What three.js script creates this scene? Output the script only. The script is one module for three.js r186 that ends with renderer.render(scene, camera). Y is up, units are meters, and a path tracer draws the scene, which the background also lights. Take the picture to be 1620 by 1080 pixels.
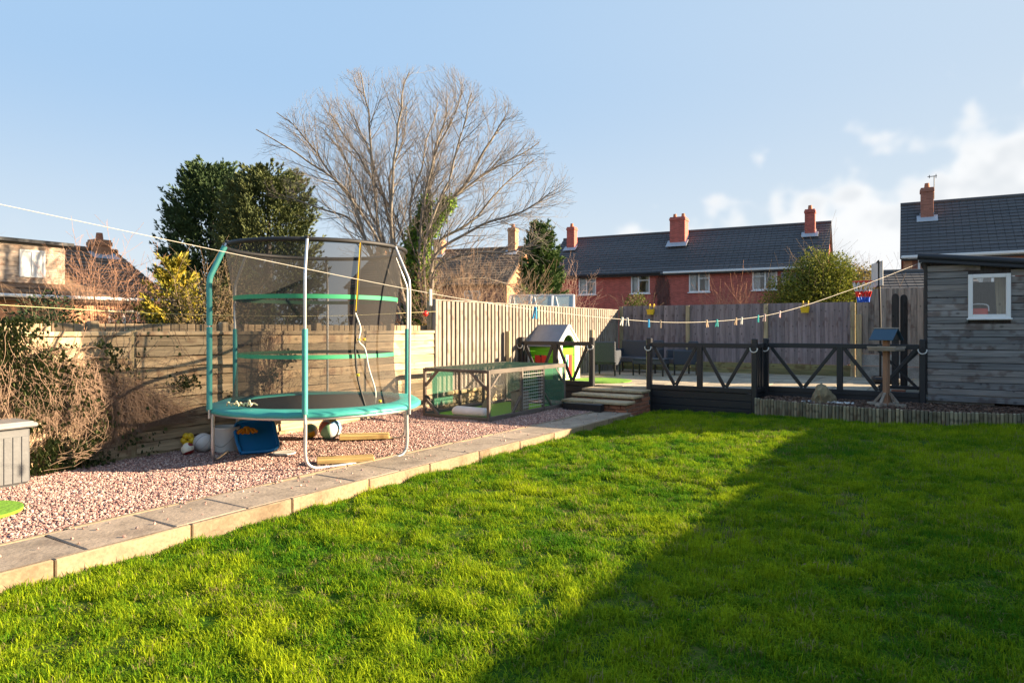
import * as THREE from 'three';
import { mergeGeometries } from 'three/addons/utils/BufferGeometryUtils.js';

// ---------------------------------------------------------------- camera, sky, sun, exposure
const scene = new THREE.Scene();
const camera = new THREE.PerspectiveCamera(53.13, 1.5, 0.1, 1500);
camera.position.set(0, 1.6, 0);
camera.lookAt(0, 1.6, -10);
camera.setViewOffset(1620, 1080, 0, 20, 1620, 1080);
const renderer = new THREE.WebGLRenderer({ antialias: true });
renderer.toneMapping = THREE.LinearToneMapping;
renderer.toneMappingExposure = 4.2;
renderer.shadowMap.enabled = true;

// the garden is square to its fences: u runs across it, v away along the side fence
const YAW = -0.5694, CU = Math.cos(YAW), SU = -Math.sin(YAW);
const yd = (u, v, y = 0) => new THREE.Vector3(CU * u + SU * v, y, SU * u - CU * v);

const sunDir = yd(1, 0.63, 0.36).normalize();
const sun = new THREE.DirectionalLight(0xffe3bc, 5.0);
sun.position.copy(sunDir).multiplyScalar(80);
sun.castShadow = true;
sun.shadow.mapSize.set(4096, 4096);
Object.assign(sun.shadow.camera, { left: -45, right: 45, top: 45, bottom: -45, near: 1, far: 220 });
sun.shadow.radius = 1;
scene.add(sun, sun.target);

// ---------------------------------------------------------------- noise
function rngOf(seed) {
  let a = seed >>> 0;
  return () => { a = (a + 0x6d2b79f5) | 0; let t = Math.imul(a ^ (a >>> 15), 1 | a); t = (t + Math.imul(t ^ (t >>> 7), 61 | t)) ^ t; return ((t ^ (t >>> 14)) >>> 0) / 4294967296; };
}
const R = rngOf(20240217);
const rr = (a, b) => a + (b - a) * R();
const gauss = () => (R() + R() + R() + R() - 2) * 0.866;
const pick = (a) => a[Math.floor(R() * a.length)];
function hash2(x, y, s) { let h = Math.imul(x | 0, 374761393) + Math.imul(y | 0, 668265263) + Math.imul(s | 0, 974634941); h = Math.imul(h ^ (h >>> 13), 1274126177); return ((h ^ (h >>> 16)) >>> 0) / 4294967296; }
function vnoise(x, y, px, py, s) {   // value noise that repeats after px, py cells
  const xi = Math.floor(x), yi = Math.floor(y), fx = x - xi, fy = y - yi, ux = fx * fx * (3 - 2 * fx), uy = fy * fy * (3 - 2 * fy);
  const m = (a, b) => ((a % b) + b) % b, x0 = m(xi, px), x1 = m(xi + 1, px), y0 = m(yi, py), y1 = m(yi + 1, py);
  const a = hash2(x0, y0, s), b = hash2(x1, y0, s), c = hash2(x0, y1, s), d = hash2(x1, y1, s);
  return a + (b - a) * ux + (c - a) * uy + (a - b - c + d) * ux * uy;
}
function fbm(x, y, px, py, oct, s) { let v = 0, w = 0.5, t = 0; for (let i = 0; i < oct; i++) { v += w * vnoise(x, y, px, py, s + i); t += w; x *= 2; y *= 2; px *= 2; py *= 2; w *= 0.5; } return v / t; }
const big = 4096;
const nz = (x, y, oct = 3, s = 7) => fbm(x, y, big, big, oct, s);
const smooth = (a, b, x) => { const t = Math.min(1, Math.max(0, (x - a) / (b - a))); return t * t * (3 - 2 * t); };
const mix = (a, b, t) => a + (b - a) * t;
const mix3 = (a, b, t) => [mix(a[0], b[0], t), mix(a[1], b[1], t), mix(a[2], b[2], t)];

// ---------------------------------------------------------------- the sky: air and a bank of low clouds
{
  const W = 1536, H = 768, data = new Float32Array(W * H * 4), K = 1 / 3.8;
  const zen = [0.2, 0.38, 0.68], mid = [0.37, 0.56, 0.8], low = [0.68, 0.77, 0.83], pale = [0.7, 0.76, 0.8], cl = [0.93, 0.93, 0.93], cd = [0.70, 0.73, 0.76];
  for (let j = 0; j < H; j++) {
    const el = ((j + 0.5) / H - 0.5) * Math.PI, ce = Math.cos(el), se = Math.sin(el);
    for (let i = 0; i < W; i++) {
      const az = ((i + 0.5) / W) * 2 * Math.PI - Math.PI;        // equirectangular: x = cos(az), z = sin(az)
      const dx = ce * Math.cos(az), dz = ce * Math.sin(az);
      const e = Math.max(0, se);
      let c = e < 0.35 ? mix3(low, mid, smooth(0, 0.35, e)) : mix3(mid, zen, smooth(0.35, 1, e));
      const toSun = Math.max(0, dx * sunDir.x + se * sunDir.y + dz * sunDir.z);
      const side = 0.5 + 0.5 * (dx * sunDir.x + dz * sunDir.z) / Math.max(0.05, Math.hypot(dx, dz));
      c = mix3(c, pale, 0.7 * smooth(0.3, 0.95, side) * (1 - 0.6 * e) + 0.2 * Math.pow(toSun, 6));
      // clouds: az measured from straight ahead (-z) towards +x
      const deg = se > -0.05 ? Math.atan2(dx, -dz) * 180 / Math.PI : 0, ed = el * 180 / Math.PI;
      const bank = 7 + 2.5 * smooth(-2, 18, deg) + 5.5 * smooth(14, 38, deg) - 9 * smooth(95, 150, deg);
      const n = fbm((az + Math.PI) * 72 / (2 * Math.PI), ed * 0.27, 72, 512, 5, 31);
      const n2 = fbm((az + Math.PI) * 180 / (2 * Math.PI), ed * 0.6, 180, 512, 5, 77);
      let cov = (n - 0.5) * 2.4 + (n2 - 0.5) * 1.5 + (bank - ed) / 6.5;
      if (ed > bank) cov -= (ed - bank) * 0.05;
      let a = smooth(-0.1, 0.5, cov) * smooth(-1, 0.5, ed + 1);
      if (deg < 4) a *= smooth(-14, 4, deg) * 0.8 + 0.1;
      const shade = smooth(0.1, 0.9, cov) * smooth(0.35, 0.75, n2) * 0.75;
      c = mix3(c, mix3(cl, cd, shade), Math.min(1, a) * 0.85);
      const k = (j * W + i) * 4;
      if (se < 0) { const g = smooth(0, 0.12, -se); c = mix3(c, [0.16, 0.16, 0.12], g); }
      data[k] = c[0] * K; data[k + 1] = c[1] * K; data[k + 2] = c[2] * K; data[k + 3] = 1;
    }
  }
  const sky = new THREE.DataTexture(data, W, H, THREE.RGBAFormat, THREE.FloatType);
  sky.mapping = THREE.EquirectangularReflectionMapping;
  sky.magFilter = sky.minFilter = THREE.LinearFilter;
  sky.wrapS = THREE.RepeatWrapping;
  sky.colorSpace = THREE.LinearSRGBColorSpace;
  sky.needsUpdate = true;
  scene.background = sky;
  scene.environment = sky;
}

// ---------------------------------------------------------------- helpers: textures and materials
function colourTex(size, fn) {      // fn(x, y in 0..1) -> linear rgb; stored as sRGB
  const d = new Uint8Array(size * size * 4), e = (v) => { v = Math.min(1, Math.max(0, v)); return 255 * (v <= 0.0031308 ? 12.92 * v : 1.055 * Math.pow(v, 1 / 2.4) - 0.055); };
  for (let j = 0; j < size; j++) for (let i = 0; i < size; i++) { const c = fn(i / size, j / size), k = (j * size + i) * 4; d[k] = e(c[0]); d[k + 1] = e(c[1]); d[k + 2] = e(c[2]); d[k + 3] = 255; }
  const t = new THREE.DataTexture(d, size, size); t.colorSpace = THREE.SRGBColorSpace; t.wrapS = t.wrapT = THREE.RepeatWrapping; t.magFilter = THREE.LinearFilter; t.minFilter = THREE.LinearMipmapLinearFilter; t.generateMipmaps = true; t.needsUpdate = true; return t;
}
function heightTex(size, fn) {
  const d = new Uint8Array(size * size * 4);
  for (let j = 0; j < size; j++) for (let i = 0; i < size; i++) { const v = 255 * Math.min(1, Math.max(0, fn(i / size, j / size))), k = (j * size + i) * 4; d[k] = d[k + 1] = d[k + 2] = v; d[k + 3] = 255; }
  const t = new THREE.DataTexture(d, size, size); t.wrapS = t.wrapT = THREE.RepeatWrapping; t.magFilter = THREE.LinearFilter; t.needsUpdate = true; return t;
}
const lin = (r, g, b) => new THREE.Color().setRGB(r, g, b);
function mat(c, o = {}) { const { phys, ...p } = o; return new (phys ? THREE.MeshPhysicalMaterial : THREE.MeshStandardMaterial)({ color: lin(...c), roughness: 0.8, ...p }); }
// the same material in a few tones, for pieces that differ from their neighbours
const tones = (c, o, spread, n = 5) => Array.from({ length: n }, (_, i) => { const k = 1 + spread * (2 * i / (n - 1) - 1), w = 1 + spread * 0.35 * (((i * 2) % n) / (n - 1) - 0.5); return mat([c[0] * k * w, c[1] * k, c[2] * k / w], o); });

// wood: 1 texture repeat = 1 m; grain along y (or x); values average about 1 so that the colour sets the tone
function woodMap(seed, along, contrast, knots = 5) {
  const r = rngOf(seed), kn = Array.from({ length: knots }, () => [r(), r(), 0.012 + 0.02 * r()]);
  return colourTex(512, (x, y) => {
    if (along === 'x') [x, y] = [y, x];
    let w = x + 0.02 * (fbm(x * 4, y * 3, 4, 3, 2, seed) - 0.5);
    const g = fbm(w * 90, y * 3, 90, 3, 3, seed + 3), b = fbm(w * 10, y * 2, 10, 2, 4, seed + 9), s = fbm(x * 6, y * 6, 6, 6, 4, seed + 20);
    let v = 1 + contrast * ((g - 0.5) * 1.1 + (b - 0.5) * 1.2), st = smooth(0.56, 0.78, s) * contrast * 0.6;
    for (const [kx, ky, kr] of kn) { const d = Math.hypot(Math.abs(x - kx), (y - ky) * 0.7); if (d < kr) v *= 0.5 + 0.5 * smooth(0.3, 1, d / kr); }
    v *= 0.72; return [v * (1 - st * 0.8), v * (1 - st), v * (1 - st * 1.05)];
  });
}
const woodY = woodMap(11, 'y', 0.75), woodX = woodMap(23, 'x', 0.75), woodBump = heightTex(512, (x, y) => fbm(x * 70, y * 3, 70, 3, 3, 5)), woodBumpX = heightTex(512, (x, y) => fbm(x * 3, y * 70, 3, 70, 3, 5));
const WY = { map: woodY, bumpMap: woodBump, bumpScale: 0.0025, roughness: 0.85 }, WX = { map: woodX, bumpMap: woodBumpX, bumpScale: 0.0025, roughness: 0.85 };
const stoneMap = colourTex(512, (x, y) => { const a = fbm(x * 5, y * 5, 5, 5, 5, 40), b = fbm(x * 60, y * 60, 60, 60, 3, 44), st = smooth(0.55, 0.75, fbm(x * 3, y * 3, 3, 3, 5, 48)), v = 0.45 + 0.45 * a + 0.35 * (b - 0.5); return [v * (1 - 0.28 * st), v * (1 - 0.3 * st), v * (1 - 0.3 * st)]; });
const stoneBump = heightTex(512, (x, y) => 0.6 * fbm(x * 50, y * 50, 50, 50, 4, 50) + 0.4 * fbm(x * 8, y * 8, 8, 8, 3, 51));
const ST = { map: stoneMap, bumpMap: stoneBump, bumpScale: 0.004, roughness: 0.92 };
const fineMap = colourTex(256, (x, y) => { const a = fbm(x * 8, y * 8, 8, 8, 5, 60), v = 0.86 + 0.28 * (a - 0.5); return [v, v, v]; });
const fineBump = heightTex(256, (x, y) => fbm(x * 40, y * 40, 40, 40, 3, 61));
const FN = { map: fineMap, bumpMap: fineBump, bumpScale: 0.001 };

const M = {
  fencePale: tones([0.36, 0.315, 0.265], WY, 0.16), fenceGap: mat([0.3, 0.23, 0.15], WY), fenceBack: tones([0.32, 0.26, 0.265], WY, 0.13), fenceGrey: tones([0.34, 0.29, 0.25], WY, 0.14),
  waney: tones([0.56, 0.43, 0.275], WX, 0.18), neighbour: tones([0.45, 0.34, 0.215], WY, 0.14), post: mat([0.5, 0.4, 0.24], WY), gravelBoard: mat([0.42, 0.42, 0.4], ST), mossBoard: tones([0.3, 0.27, 0.12], WX, 0.15),
  shed: tones([0.31, 0.3, 0.295], WX, 0.22, 7), black: mat([0.014, 0.016, 0.022], { ...FN, roughness: 0.42 }), felt: mat([0.02, 0.025, 0.035], { ...FN, roughness: 0.6 }),
  sleeper: tones([0.62, 0.44, 0.17], WX, 0.1), weathered: mat([0.42, 0.36, 0.29], WX), weatheredY: mat([0.36, 0.3, 0.24], WY), runWood: mat([0.17, 0.145, 0.125], WX), runWoodY: mat([0.17, 0.145, 0.125], WY), darkWood: mat([0.07, 0.06, 0.055], WY), darkWoodX: mat([0.07, 0.06, 0.055], WX), logs: tones([0.3, 0.26, 0.17], WY, 0.3, 6),
  slab: tones([0.43, 0.35, 0.27], ST, 0.07), edging: tones([0.36, 0.27, 0.175], ST, 0.08), patio: tones([0.52, 0.45, 0.33], ST, 0.12), step: tones([0.64, 0.5, 0.31], ST, 0.08), mortar: mat([0.34, 0.31, 0.27], ST),
  brick: tones([0.42, 0.17, 0.1], ST, 0.28, 6), rubble: tones([0.45, 0.36, 0.2], ST, 0.3, 6), rock: mat([0.36, 0.29, 0.17], ST),
  white: mat([0.8, 0.8, 0.79], { roughness: 0.45 }), whiteDull: mat([0.7, 0.69, 0.66], { ...FN, roughness: 0.6 }), metal: mat([0.55, 0.55, 0.56], { metalness: 0.75, roughness: 0.38 }), blackMetal: mat([0.02, 0.02, 0.022], { metalness: 0.3, roughness: 0.5 }),
  teal: mat([0.05, 0.37, 0.33], { ...FN, roughness: 0.5 }), foam: mat([0.06, 0.36, 0.34], { ...FN, roughness: 0.55 }), green: mat([0.035, 0.33, 0.16], { roughness: 0.6 }), mesh: mat([0.028, 0.027, 0.027], { transparent: true, opacity: 0.56, side: THREE.DoubleSide, roughness: 0.8 }), jump: mat([0.02, 0.02, 0.021], { ...FN, roughness: 0.7 }),
  rim: mat([0.014, 0.014, 0.016], { roughness: 0.6 }), yellow: mat([0.75, 0.5, 0.02], { roughness: 0.45 }), rope: mat([0.6, 0.56, 0.48], { roughness: 0.6 }), ropeYellow: mat([0.75, 0.68, 0.35], { roughness: 0.6 }),
  rattan: mat([0.035, 0.045, 0.062], { bumpMap: heightTex(128, (x, y) => 0.5 + 0.5 * Math.sin(x * 2 * Math.PI * 16) * Math.sin(y * 2 * Math.PI * 16)), bumpScale: 0.003, roughness: 0.6 }),
  glass: new THREE.MeshPhysicalMaterial({ color: 0xffffff, transmission: 1, thickness: 0, roughness: 0.02, ior: 1.5 }), frost: new THREE.MeshPhysicalMaterial({ color: lin(0.62, 0.74, 0.76), transmission: 0.6, thickness: 0, roughness: 0.18 }), dark: mat([0.03, 0.03, 0.032]), curtain: mat([0.6, 0.6, 0.58], FN),
  limeGreen: mat([0.16, 0.55, 0.01], { roughness: 0.4 }), red: mat([0.75, 0.03, 0.02], { roughness: 0.4 }), plasticGrey: mat([0.24, 0.25, 0.29], { ...FN, roughness: 0.45 }), boxGrey: mat([0.13, 0.137, 0.15], { ...FN, roughness: 0.5 }), lidGrey: mat([0.27, 0.27, 0.28], { ...FN, roughness: 0.5 }),
  blue: mat([0.015, 0.2, 0.5], { roughness: 0.35 }), turf: mat([0.16, 0.36, 0.02], { ...FN, bumpScale: 0.006, roughness: 0.9 }), orange: mat([0.8, 0.3, 0.02], { roughness: 0.6 }), wire: mat([0.35, 0.34, 0.31], { metalness: 0.5, roughness: 0.5 }), greenNet: mat([0.03, 0.19, 0.11], { transparent: true, opacity: 0.3, side: THREE.DoubleSide, roughness: 0.8 }),
  tile: tones([0.09, 0.09, 0.094], { ...FN, roughness: 0.75 }, 0.12), tileBrown: tones([0.2, 0.13, 0.085], { ...FN, roughness: 0.85 }, 0.12), lead: mat([0.4, 0.43, 0.47], { roughness: 0.5 }), soffit: mat([0.75, 0.75, 0.74], { roughness: 0.5 }), clay: mat([0.4, 0.16, 0.09], { roughness: 0.85 }),
};
// far brickwork: courses too small to tell apart from here
function brickMap(c, seed) { return colourTex(512, (x, y) => { const row = Math.floor(y * 14), fx = (x * 4.5 * 1 + (row % 2) * 0.5), col = Math.floor(fx), jx = Math.abs(fx - col - 0.5) > 0.475, jy = Math.abs(y * 14 - row - 0.5) > 0.43; const k = 0.8 + 0.4 * hash2(col % 9, row, seed) + 0.2 * (fbm(x * 40, y * 40, 40, 40, 2, seed) - 0.5); return jx || jy ? [c[0] * 0.75 + 0.06, c[1] * 0.75 + 0.06, c[2] * 0.75 + 0.05] : [c[0] * k, c[1] * k, c[2] * k]; }); }
M.redBrick = mat([1, 1, 1], { map: brickMap([0.43, 0.11, 0.085], 3), roughness: 0.85 });
M.brownBrick = mat([1, 1, 1], { map: brickMap([0.33, 0.14, 0.1], 5), roughness: 0.9 });
M.orangeBrick = mat([1, 1, 1], { map: brickMap([0.5, 0.24, 0.13], 6), roughness: 0.9 });

// ---------------------------------------------------------------- helpers: geometry
function place(g, x = 0, y = 0, z = 0, rx = 0, ry = 0, rz = 0) { if (rx || ry || rz) g.applyMatrix4(new THREE.Matrix4().makeRotationFromEuler(new THREE.Euler(rx, ry, rz))); g.translate(x, y, z); return g; }
function fromTris(pos) { const g = new THREE.BufferGeometry(); g.setAttribute('position', new THREE.Float32BufferAttribute(pos, 3)); g.setAttribute('uv', new THREE.Float32BufferAttribute(new Float32Array(pos.length / 3 * 2), 2)); g.computeVertexNormals(); return g; }
// box with chamfered edges, 44 triangles
function cbox(w, h, d, c = 0.006) {
  c = Math.min(c, w * 0.3, h * 0.3, d * 0.3);
  const H = [w / 2, h / 2, d / 2], P = [], p = (sx, sy, sz, k) => [sx * (H[0] - (k === 0 ? 0 : c)), sy * (H[1] - (k === 1 ? 0 : c)), sz * (H[2] - (k === 2 ? 0 : c))];
  const tri = (a, b, q, n) => { const e = [b[0] - a[0], b[1] - a[1], b[2] - a[2]], f = [q[0] - a[0], q[1] - a[1], q[2] - a[2]], x = [e[1] * f[2] - e[2] * f[1], e[2] * f[0] - e[0] * f[2], e[0] * f[1] - e[1] * f[0]]; x[0] * n[0] + x[1] * n[1] + x[2] * n[2] > 0 ? P.push(...a, ...b, ...q) : P.push(...a, ...q, ...b); };
  const quad = (a, b, q, r, n) => { tri(a, b, q, n); tri(a, q, r, n); };
  for (let k = 0; k < 3; k++) for (const s of [-1, 1]) { const i = (k + 1) % 3, j = (k + 2) % 3, v = (a, b) => { const t = [0, 0, 0]; t[k] = s; t[i] = a; t[j] = b; return p(...t, k); }, n = [0, 0, 0]; n[k] = s; quad(v(-1, -1), v(1, -1), v(1, 1), v(-1, 1), n); }
  for (let k = 0; k < 3; k++) { const i = (k + 1) % 3, j = (k + 2) % 3; for (const a of [-1, 1]) for (const b of [-1, 1]) { const v = (e, f) => { const t = [0, 0, 0]; t[k] = e; t[i] = a; t[j] = b; return p(...t, f); }, n = [0, 0, 0]; n[i] = a; n[j] = b; quad(v(-1, i), v(1, i), v(1, j), v(-1, j), n); } }
  for (const a of [-1, 1]) for (const b of [-1, 1]) for (const q of [-1, 1]) tri(p(a, b, q, 0), p(a, b, q, 1), p(a, b, q, 2), [a, b, q]);
  return fromTris(P);
}
const bx = (w, h, d, x, y, z, rx = 0, ry = 0, rz = 0, c = 0.006) => place(cbox(w, h, d, c), x, y, z, rx, ry, rz);
const plain = (w, h, d, x, y, z, rx = 0, ry = 0, rz = 0) => place(new THREE.BoxGeometry(w, h, d), x, y, z, rx, ry, rz);
function bar(a, b, w, d = w, c = 0.006) { // a square bar from a to b
  const A = new THREE.Vector3(...a), B = new THREE.Vector3(...b), L = A.distanceTo(B), g = cbox(w, L, d, c);
  g.applyQuaternion(new THREE.Quaternion().setFromUnitVectors(new THREE.Vector3(0, 1, 0), B.clone().sub(A).normalize())); const m = A.add(B).multiplyScalar(0.5); g.translate(m.x, m.y, m.z); return g;
}
function cyl(r0, r1, h, x, y, z, seg = 16, rx = 0, rz = 0) { return place(new THREE.CylinderGeometry(r1, r0, h, seg), x, y, z, rx, 0, rz); }
function join(list) { list = list.flat().map((g) => (g.index ? g.toNonIndexed() : g)); for (const g of list) for (const k of Object.keys(g.attributes)) if (!['position', 'normal', 'uv'].includes(k)) g.deleteAttribute(k); return list.length === 1 ? list[0] : mergeGeometries(list); }
function metric(g, ox = R() * 7, oy = R() * 7) { // uv in metres, from the side each face shows
  const p = g.attributes.position, n = g.attributes.normal, uv = new Float32Array(p.count * 2);
  for (let i = 0; i < p.count; i++) { const ax = Math.abs(n.getX(i)), ay = Math.abs(n.getY(i)), az = Math.abs(n.getZ(i)); let a, b; if (ay > ax && ay > az) { a = p.getX(i); b = p.getZ(i); } else if (ax > az) { a = p.getZ(i); b = p.getY(i); } else { a = p.getX(i); b = p.getY(i); } uv[2 * i] = a + ox; uv[2 * i + 1] = b + oy; }
  g.setAttribute('uv', new THREE.BufferAttribute(uv, 2)); return g;
}
class Wires { // many tapered tubes in one geometry
  constructor() { this.p = []; this.n = []; this.i = []; }
  tube(pts, rad, sides = 5) {
    const T = new THREE.Vector3(), X = new THREE.Vector3(), Y = new THREE.Vector3(), base = this.p.length / 3, N = pts.length;
    for (let k = 0; k < N; k++) {
      T.subVectors(pts[Math.min(N - 1, k + 1)], pts[Math.max(0, k - 1)]).normalize();
      X.set(Math.abs(T.y) > 0.9 ? 1 : 0, Math.abs(T.y) > 0.9 ? 0 : 1, 0).cross(T).normalize(); Y.crossVectors(T, X);
      const r = typeof rad === 'function' ? rad(k / (N - 1)) : rad;
      for (let s = 0; s < sides; s++) { const a = s / sides * 2 * Math.PI, c = Math.cos(a), q = Math.sin(a), nx = X.x * c + Y.x * q, ny = X.y * c + Y.y * q, nzz = X.z * c + Y.z * q; this.p.push(pts[k].x + nx * r, pts[k].y + ny * r, pts[k].z + nzz * r); this.n.push(nx, ny, nzz); }
    }
    for (let k = 0; k < N - 1; k++) for (let s = 0; s < sides; s++) { const a = base + k * sides + s, b = base + k * sides + (s + 1) % sides; this.i.push(a, b, a + sides, b, b + sides, a + sides); }
    return this;
  }
  geo() { const g = new THREE.BufferGeometry(); g.setAttribute('position', new THREE.Float32BufferAttribute(this.p, 3)); g.setAttribute('normal', new THREE.Float32BufferAttribute(this.n, 3)); g.setAttribute('uv', new THREE.Float32BufferAttribute(new Float32Array(this.p.length / 3 * 2), 2)); g.setIndex(this.i); return g; }
}
const V3 = (x, y, z) => new THREE.Vector3(x, y, z);
const tube = (pts, r, sides = 8, n = 0) => { const P = pts.map((p) => (p.isVector3 ? p : V3(...p))); return new Wires().tube(n ? new THREE.CatmullRomCurve3(P).getPoints(n) : P, r, sides).geo(); };
class Leaves { // small folded leaves with a colour of their own
  constructor() { this.p = []; this.c = []; }
  leaf(o, dir, side, len, wid, col, fold = 0.25) {
    const up = new THREE.Vector3().crossVectors(side, dir).normalize(), t = [o.x + dir.x * len, o.y + dir.y * len, o.z + dir.z * len], m = 0.45, w = wid / 2;
    const a = [o.x + dir.x * len * m + side.x * w + up.x * fold * w, o.y + dir.y * len * m + side.y * w + up.y * fold * w, o.z + dir.z * len * m + side.z * w + up.z * fold * w], b = [o.x + dir.x * len * m - side.x * w + up.x * fold * w, o.y + dir.y * len * m - side.y * w + up.y * fold * w, o.z + dir.z * len * m - side.z * w + up.z * fold * w];
    this.p.push(o.x, o.y, o.z, ...a, ...t, o.x, o.y, o.z, ...t, ...b); for (let i = 0; i < 6; i++) this.c.push(...col);
  }
  geo() { const g = new THREE.BufferGeometry(); g.setAttribute('position', new THREE.Float32BufferAttribute(this.p, 3)); g.setAttribute('color', new THREE.Float32BufferAttribute(this.c, 3)); g.computeVertexNormals(); return g; }
}
const leafMat = new THREE.MeshPhysicalMaterial({ color: 0xffffff, vertexColors: true, roughness: 0.8, specularIntensity: 0.3, side: THREE.DoubleSide, transmission: 0.3, thickness: 0 });
const needleMat = new THREE.MeshStandardMaterial({ color: 0xffffff, vertexColors: true, roughness: 0.75, side: THREE.DoubleSide });

// ---------------------------------------------------------------- helpers: objects
const used = new Map();
function numbered(name) { const k = used.get(name) ?? 0; used.set(name, k + 1); return k ? `${name}_${String(k).padStart(3, '0')}` : name; }
function shade(o) { o.traverse((m) => { if (m.isMesh) { m.castShadow = true; m.receiveShadow = true; } }); return o; }
function tag(o, label, category, group) { o.userData.label = label; o.userData.category = category; if (group) o.userData.group = group; return o; }
function thing(name, label, category, pos, turn = 0, group) { const o = new THREE.Group(); o.name = numbered(name); o.position.copy(pos); o.rotation.y = turn; scene.add(o); return tag(o, label, category, group); }
function part(name, geo, m, parent, metricUv = true) { if (Array.isArray(geo)) geo = join(geo); if (metricUv && !geo.userData.done) { metric(geo); geo.userData.done = true; } const o = new THREE.Mesh(geo, m); o.name = name; o.castShadow = o.receiveShadow = true; parent.add(o); return o; }
function structure(name, label, geo, m) { const o = new THREE.Mesh(geo, m); o.name = numbered(name); o.userData.kind = 'structure'; o.userData.label = label; o.castShadow = o.receiveShadow = true; scene.add(o); return o; }
function solo(name, label, category, geo, m, pos, turn = 0, group, metricUv = true) { if (Array.isArray(geo)) geo = join(geo); if (metricUv) metric(geo); const o = new THREE.Mesh(geo, m); o.name = numbered(name); o.castShadow = o.receiveShadow = true; o.position.copy(pos); o.rotation.y = turn; scene.add(o); return tag(o, label, category, group); }

// ================================================================ THE SETTING
const FU = -8.0, BV = 18.25, DV = 12.74, PAT = 0.45, GRV = 0.1, PATH_U = -4.75;
const ALONG_U = YAW, ALONG_V = YAW + Math.PI / 2;    // local x runs along u (front faces -v) or along v (front faces +u)
const lawnY = (u, v) => 0.032 * Math.max(0, u + 4.75) * smooth(2, 9, v) + 0.035 * (nz(u * 1.3 + 40, v * 1.3 + 40, 3, 3) - 0.5);

{ // ground sheet to the horizon
  const soil = colourTex(512, (x, y) => { const a = fbm(x * 6, y * 6, 6, 6, 6, 70), b = fbm(x * 50, y * 50, 50, 50, 3, 72); return mix3([0.07, 0.085, 0.03], [0.13, 0.11, 0.06], smooth(0.35, 0.7, a * 0.7 + b * 0.3)); });
  const g = new THREE.CircleGeometry(700, 64); g.rotateX(-Math.PI / 2); metric(g, 0, 0); g.translate(0, -0.12, 0);
  const s = soil; s.repeat.set(0.25, 0.25);
  structure('ground', 'plain grassy ground around the garden and houses', g, mat([1, 1, 1], { map: s, roughness: 1 }));
}
function sheet(u0, u1, v0, v1, du, dv, yf) { // a surface over the garden plan
  const nu = Math.max(1, Math.round((u1 - u0) / du)), nv = Math.max(1, Math.round((v1 - v0) / dv)), P = [], U = [], I = [];
  for (let j = 0; j <= nv; j++) for (let i = 0; i <= nu; i++) { const u = mix(u0, u1, i / nu), v = mix(v0, v1, j / nv), p = yd(u, v, yf(u, v)); P.push(p.x, p.y, p.z); U.push(u, v); }
  for (let j = 0; j < nv; j++) for (let i = 0; i < nu; i++) { const a = j * (nu + 1) + i; I.push(a, a + 1, a + nu + 1, a + 1, a + nu + 2, a + nu + 1); }
  const g = new THREE.BufferGeometry(); g.setAttribute('position', new THREE.Float32BufferAttribute(P, 3)); g.setAttribute('uv', new THREE.Float32BufferAttribute(U, 2)); g.setIndex(I); g.computeVertexNormals(); return g;
}
const bare = [[-3.9, 5.35, 0.2], [-3.62, 5.5, 0.1], [-3.5, 4.6, 0.08], [-1.4, 7.2, 0.12], [-2.6, 8.3, 0.1], [-0.6, 6.0, 0.12], [-3.2, 8.9, 0.1]];   // worn patches in the turf
const bareAt = (u, v) => { let b = 0; for (const [x, y, r] of bare) b = Math.max(b, 1 - smooth(0.4 * r, r * 1.4, Math.hypot(u - x, v - y) + 0.12 * (nz(u * 9, v * 9) - 0.5))); return b; };
{ // lawn: soil and thatch under the blades
  const t = colourTex(1024, (x, y) => { const a = fbm(x * 10, y * 10, 10, 10, 5, 80), b = fbm(x * 160, y * 160, 160, 160, 2, 82); return mix3([0.035, 0.085, 0.008], [0.11, 0.12, 0.03], smooth(0.42, 0.75, a * 0.55 + b * 0.45)); });
  t.repeat.set(0.5, 0.5);
  structure('lawn', 'soil and thatch of the green back garden lawn', sheet(PATH_U - 0.02, 9, -4, 12.9, 0.15, 0.15, lawnY), mat([1, 1, 1], { phys: true, map: t, roughness: 1, specularIntensity: 0.1, bumpMap: fineBump, bumpScale: 0.01 }));
}
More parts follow.
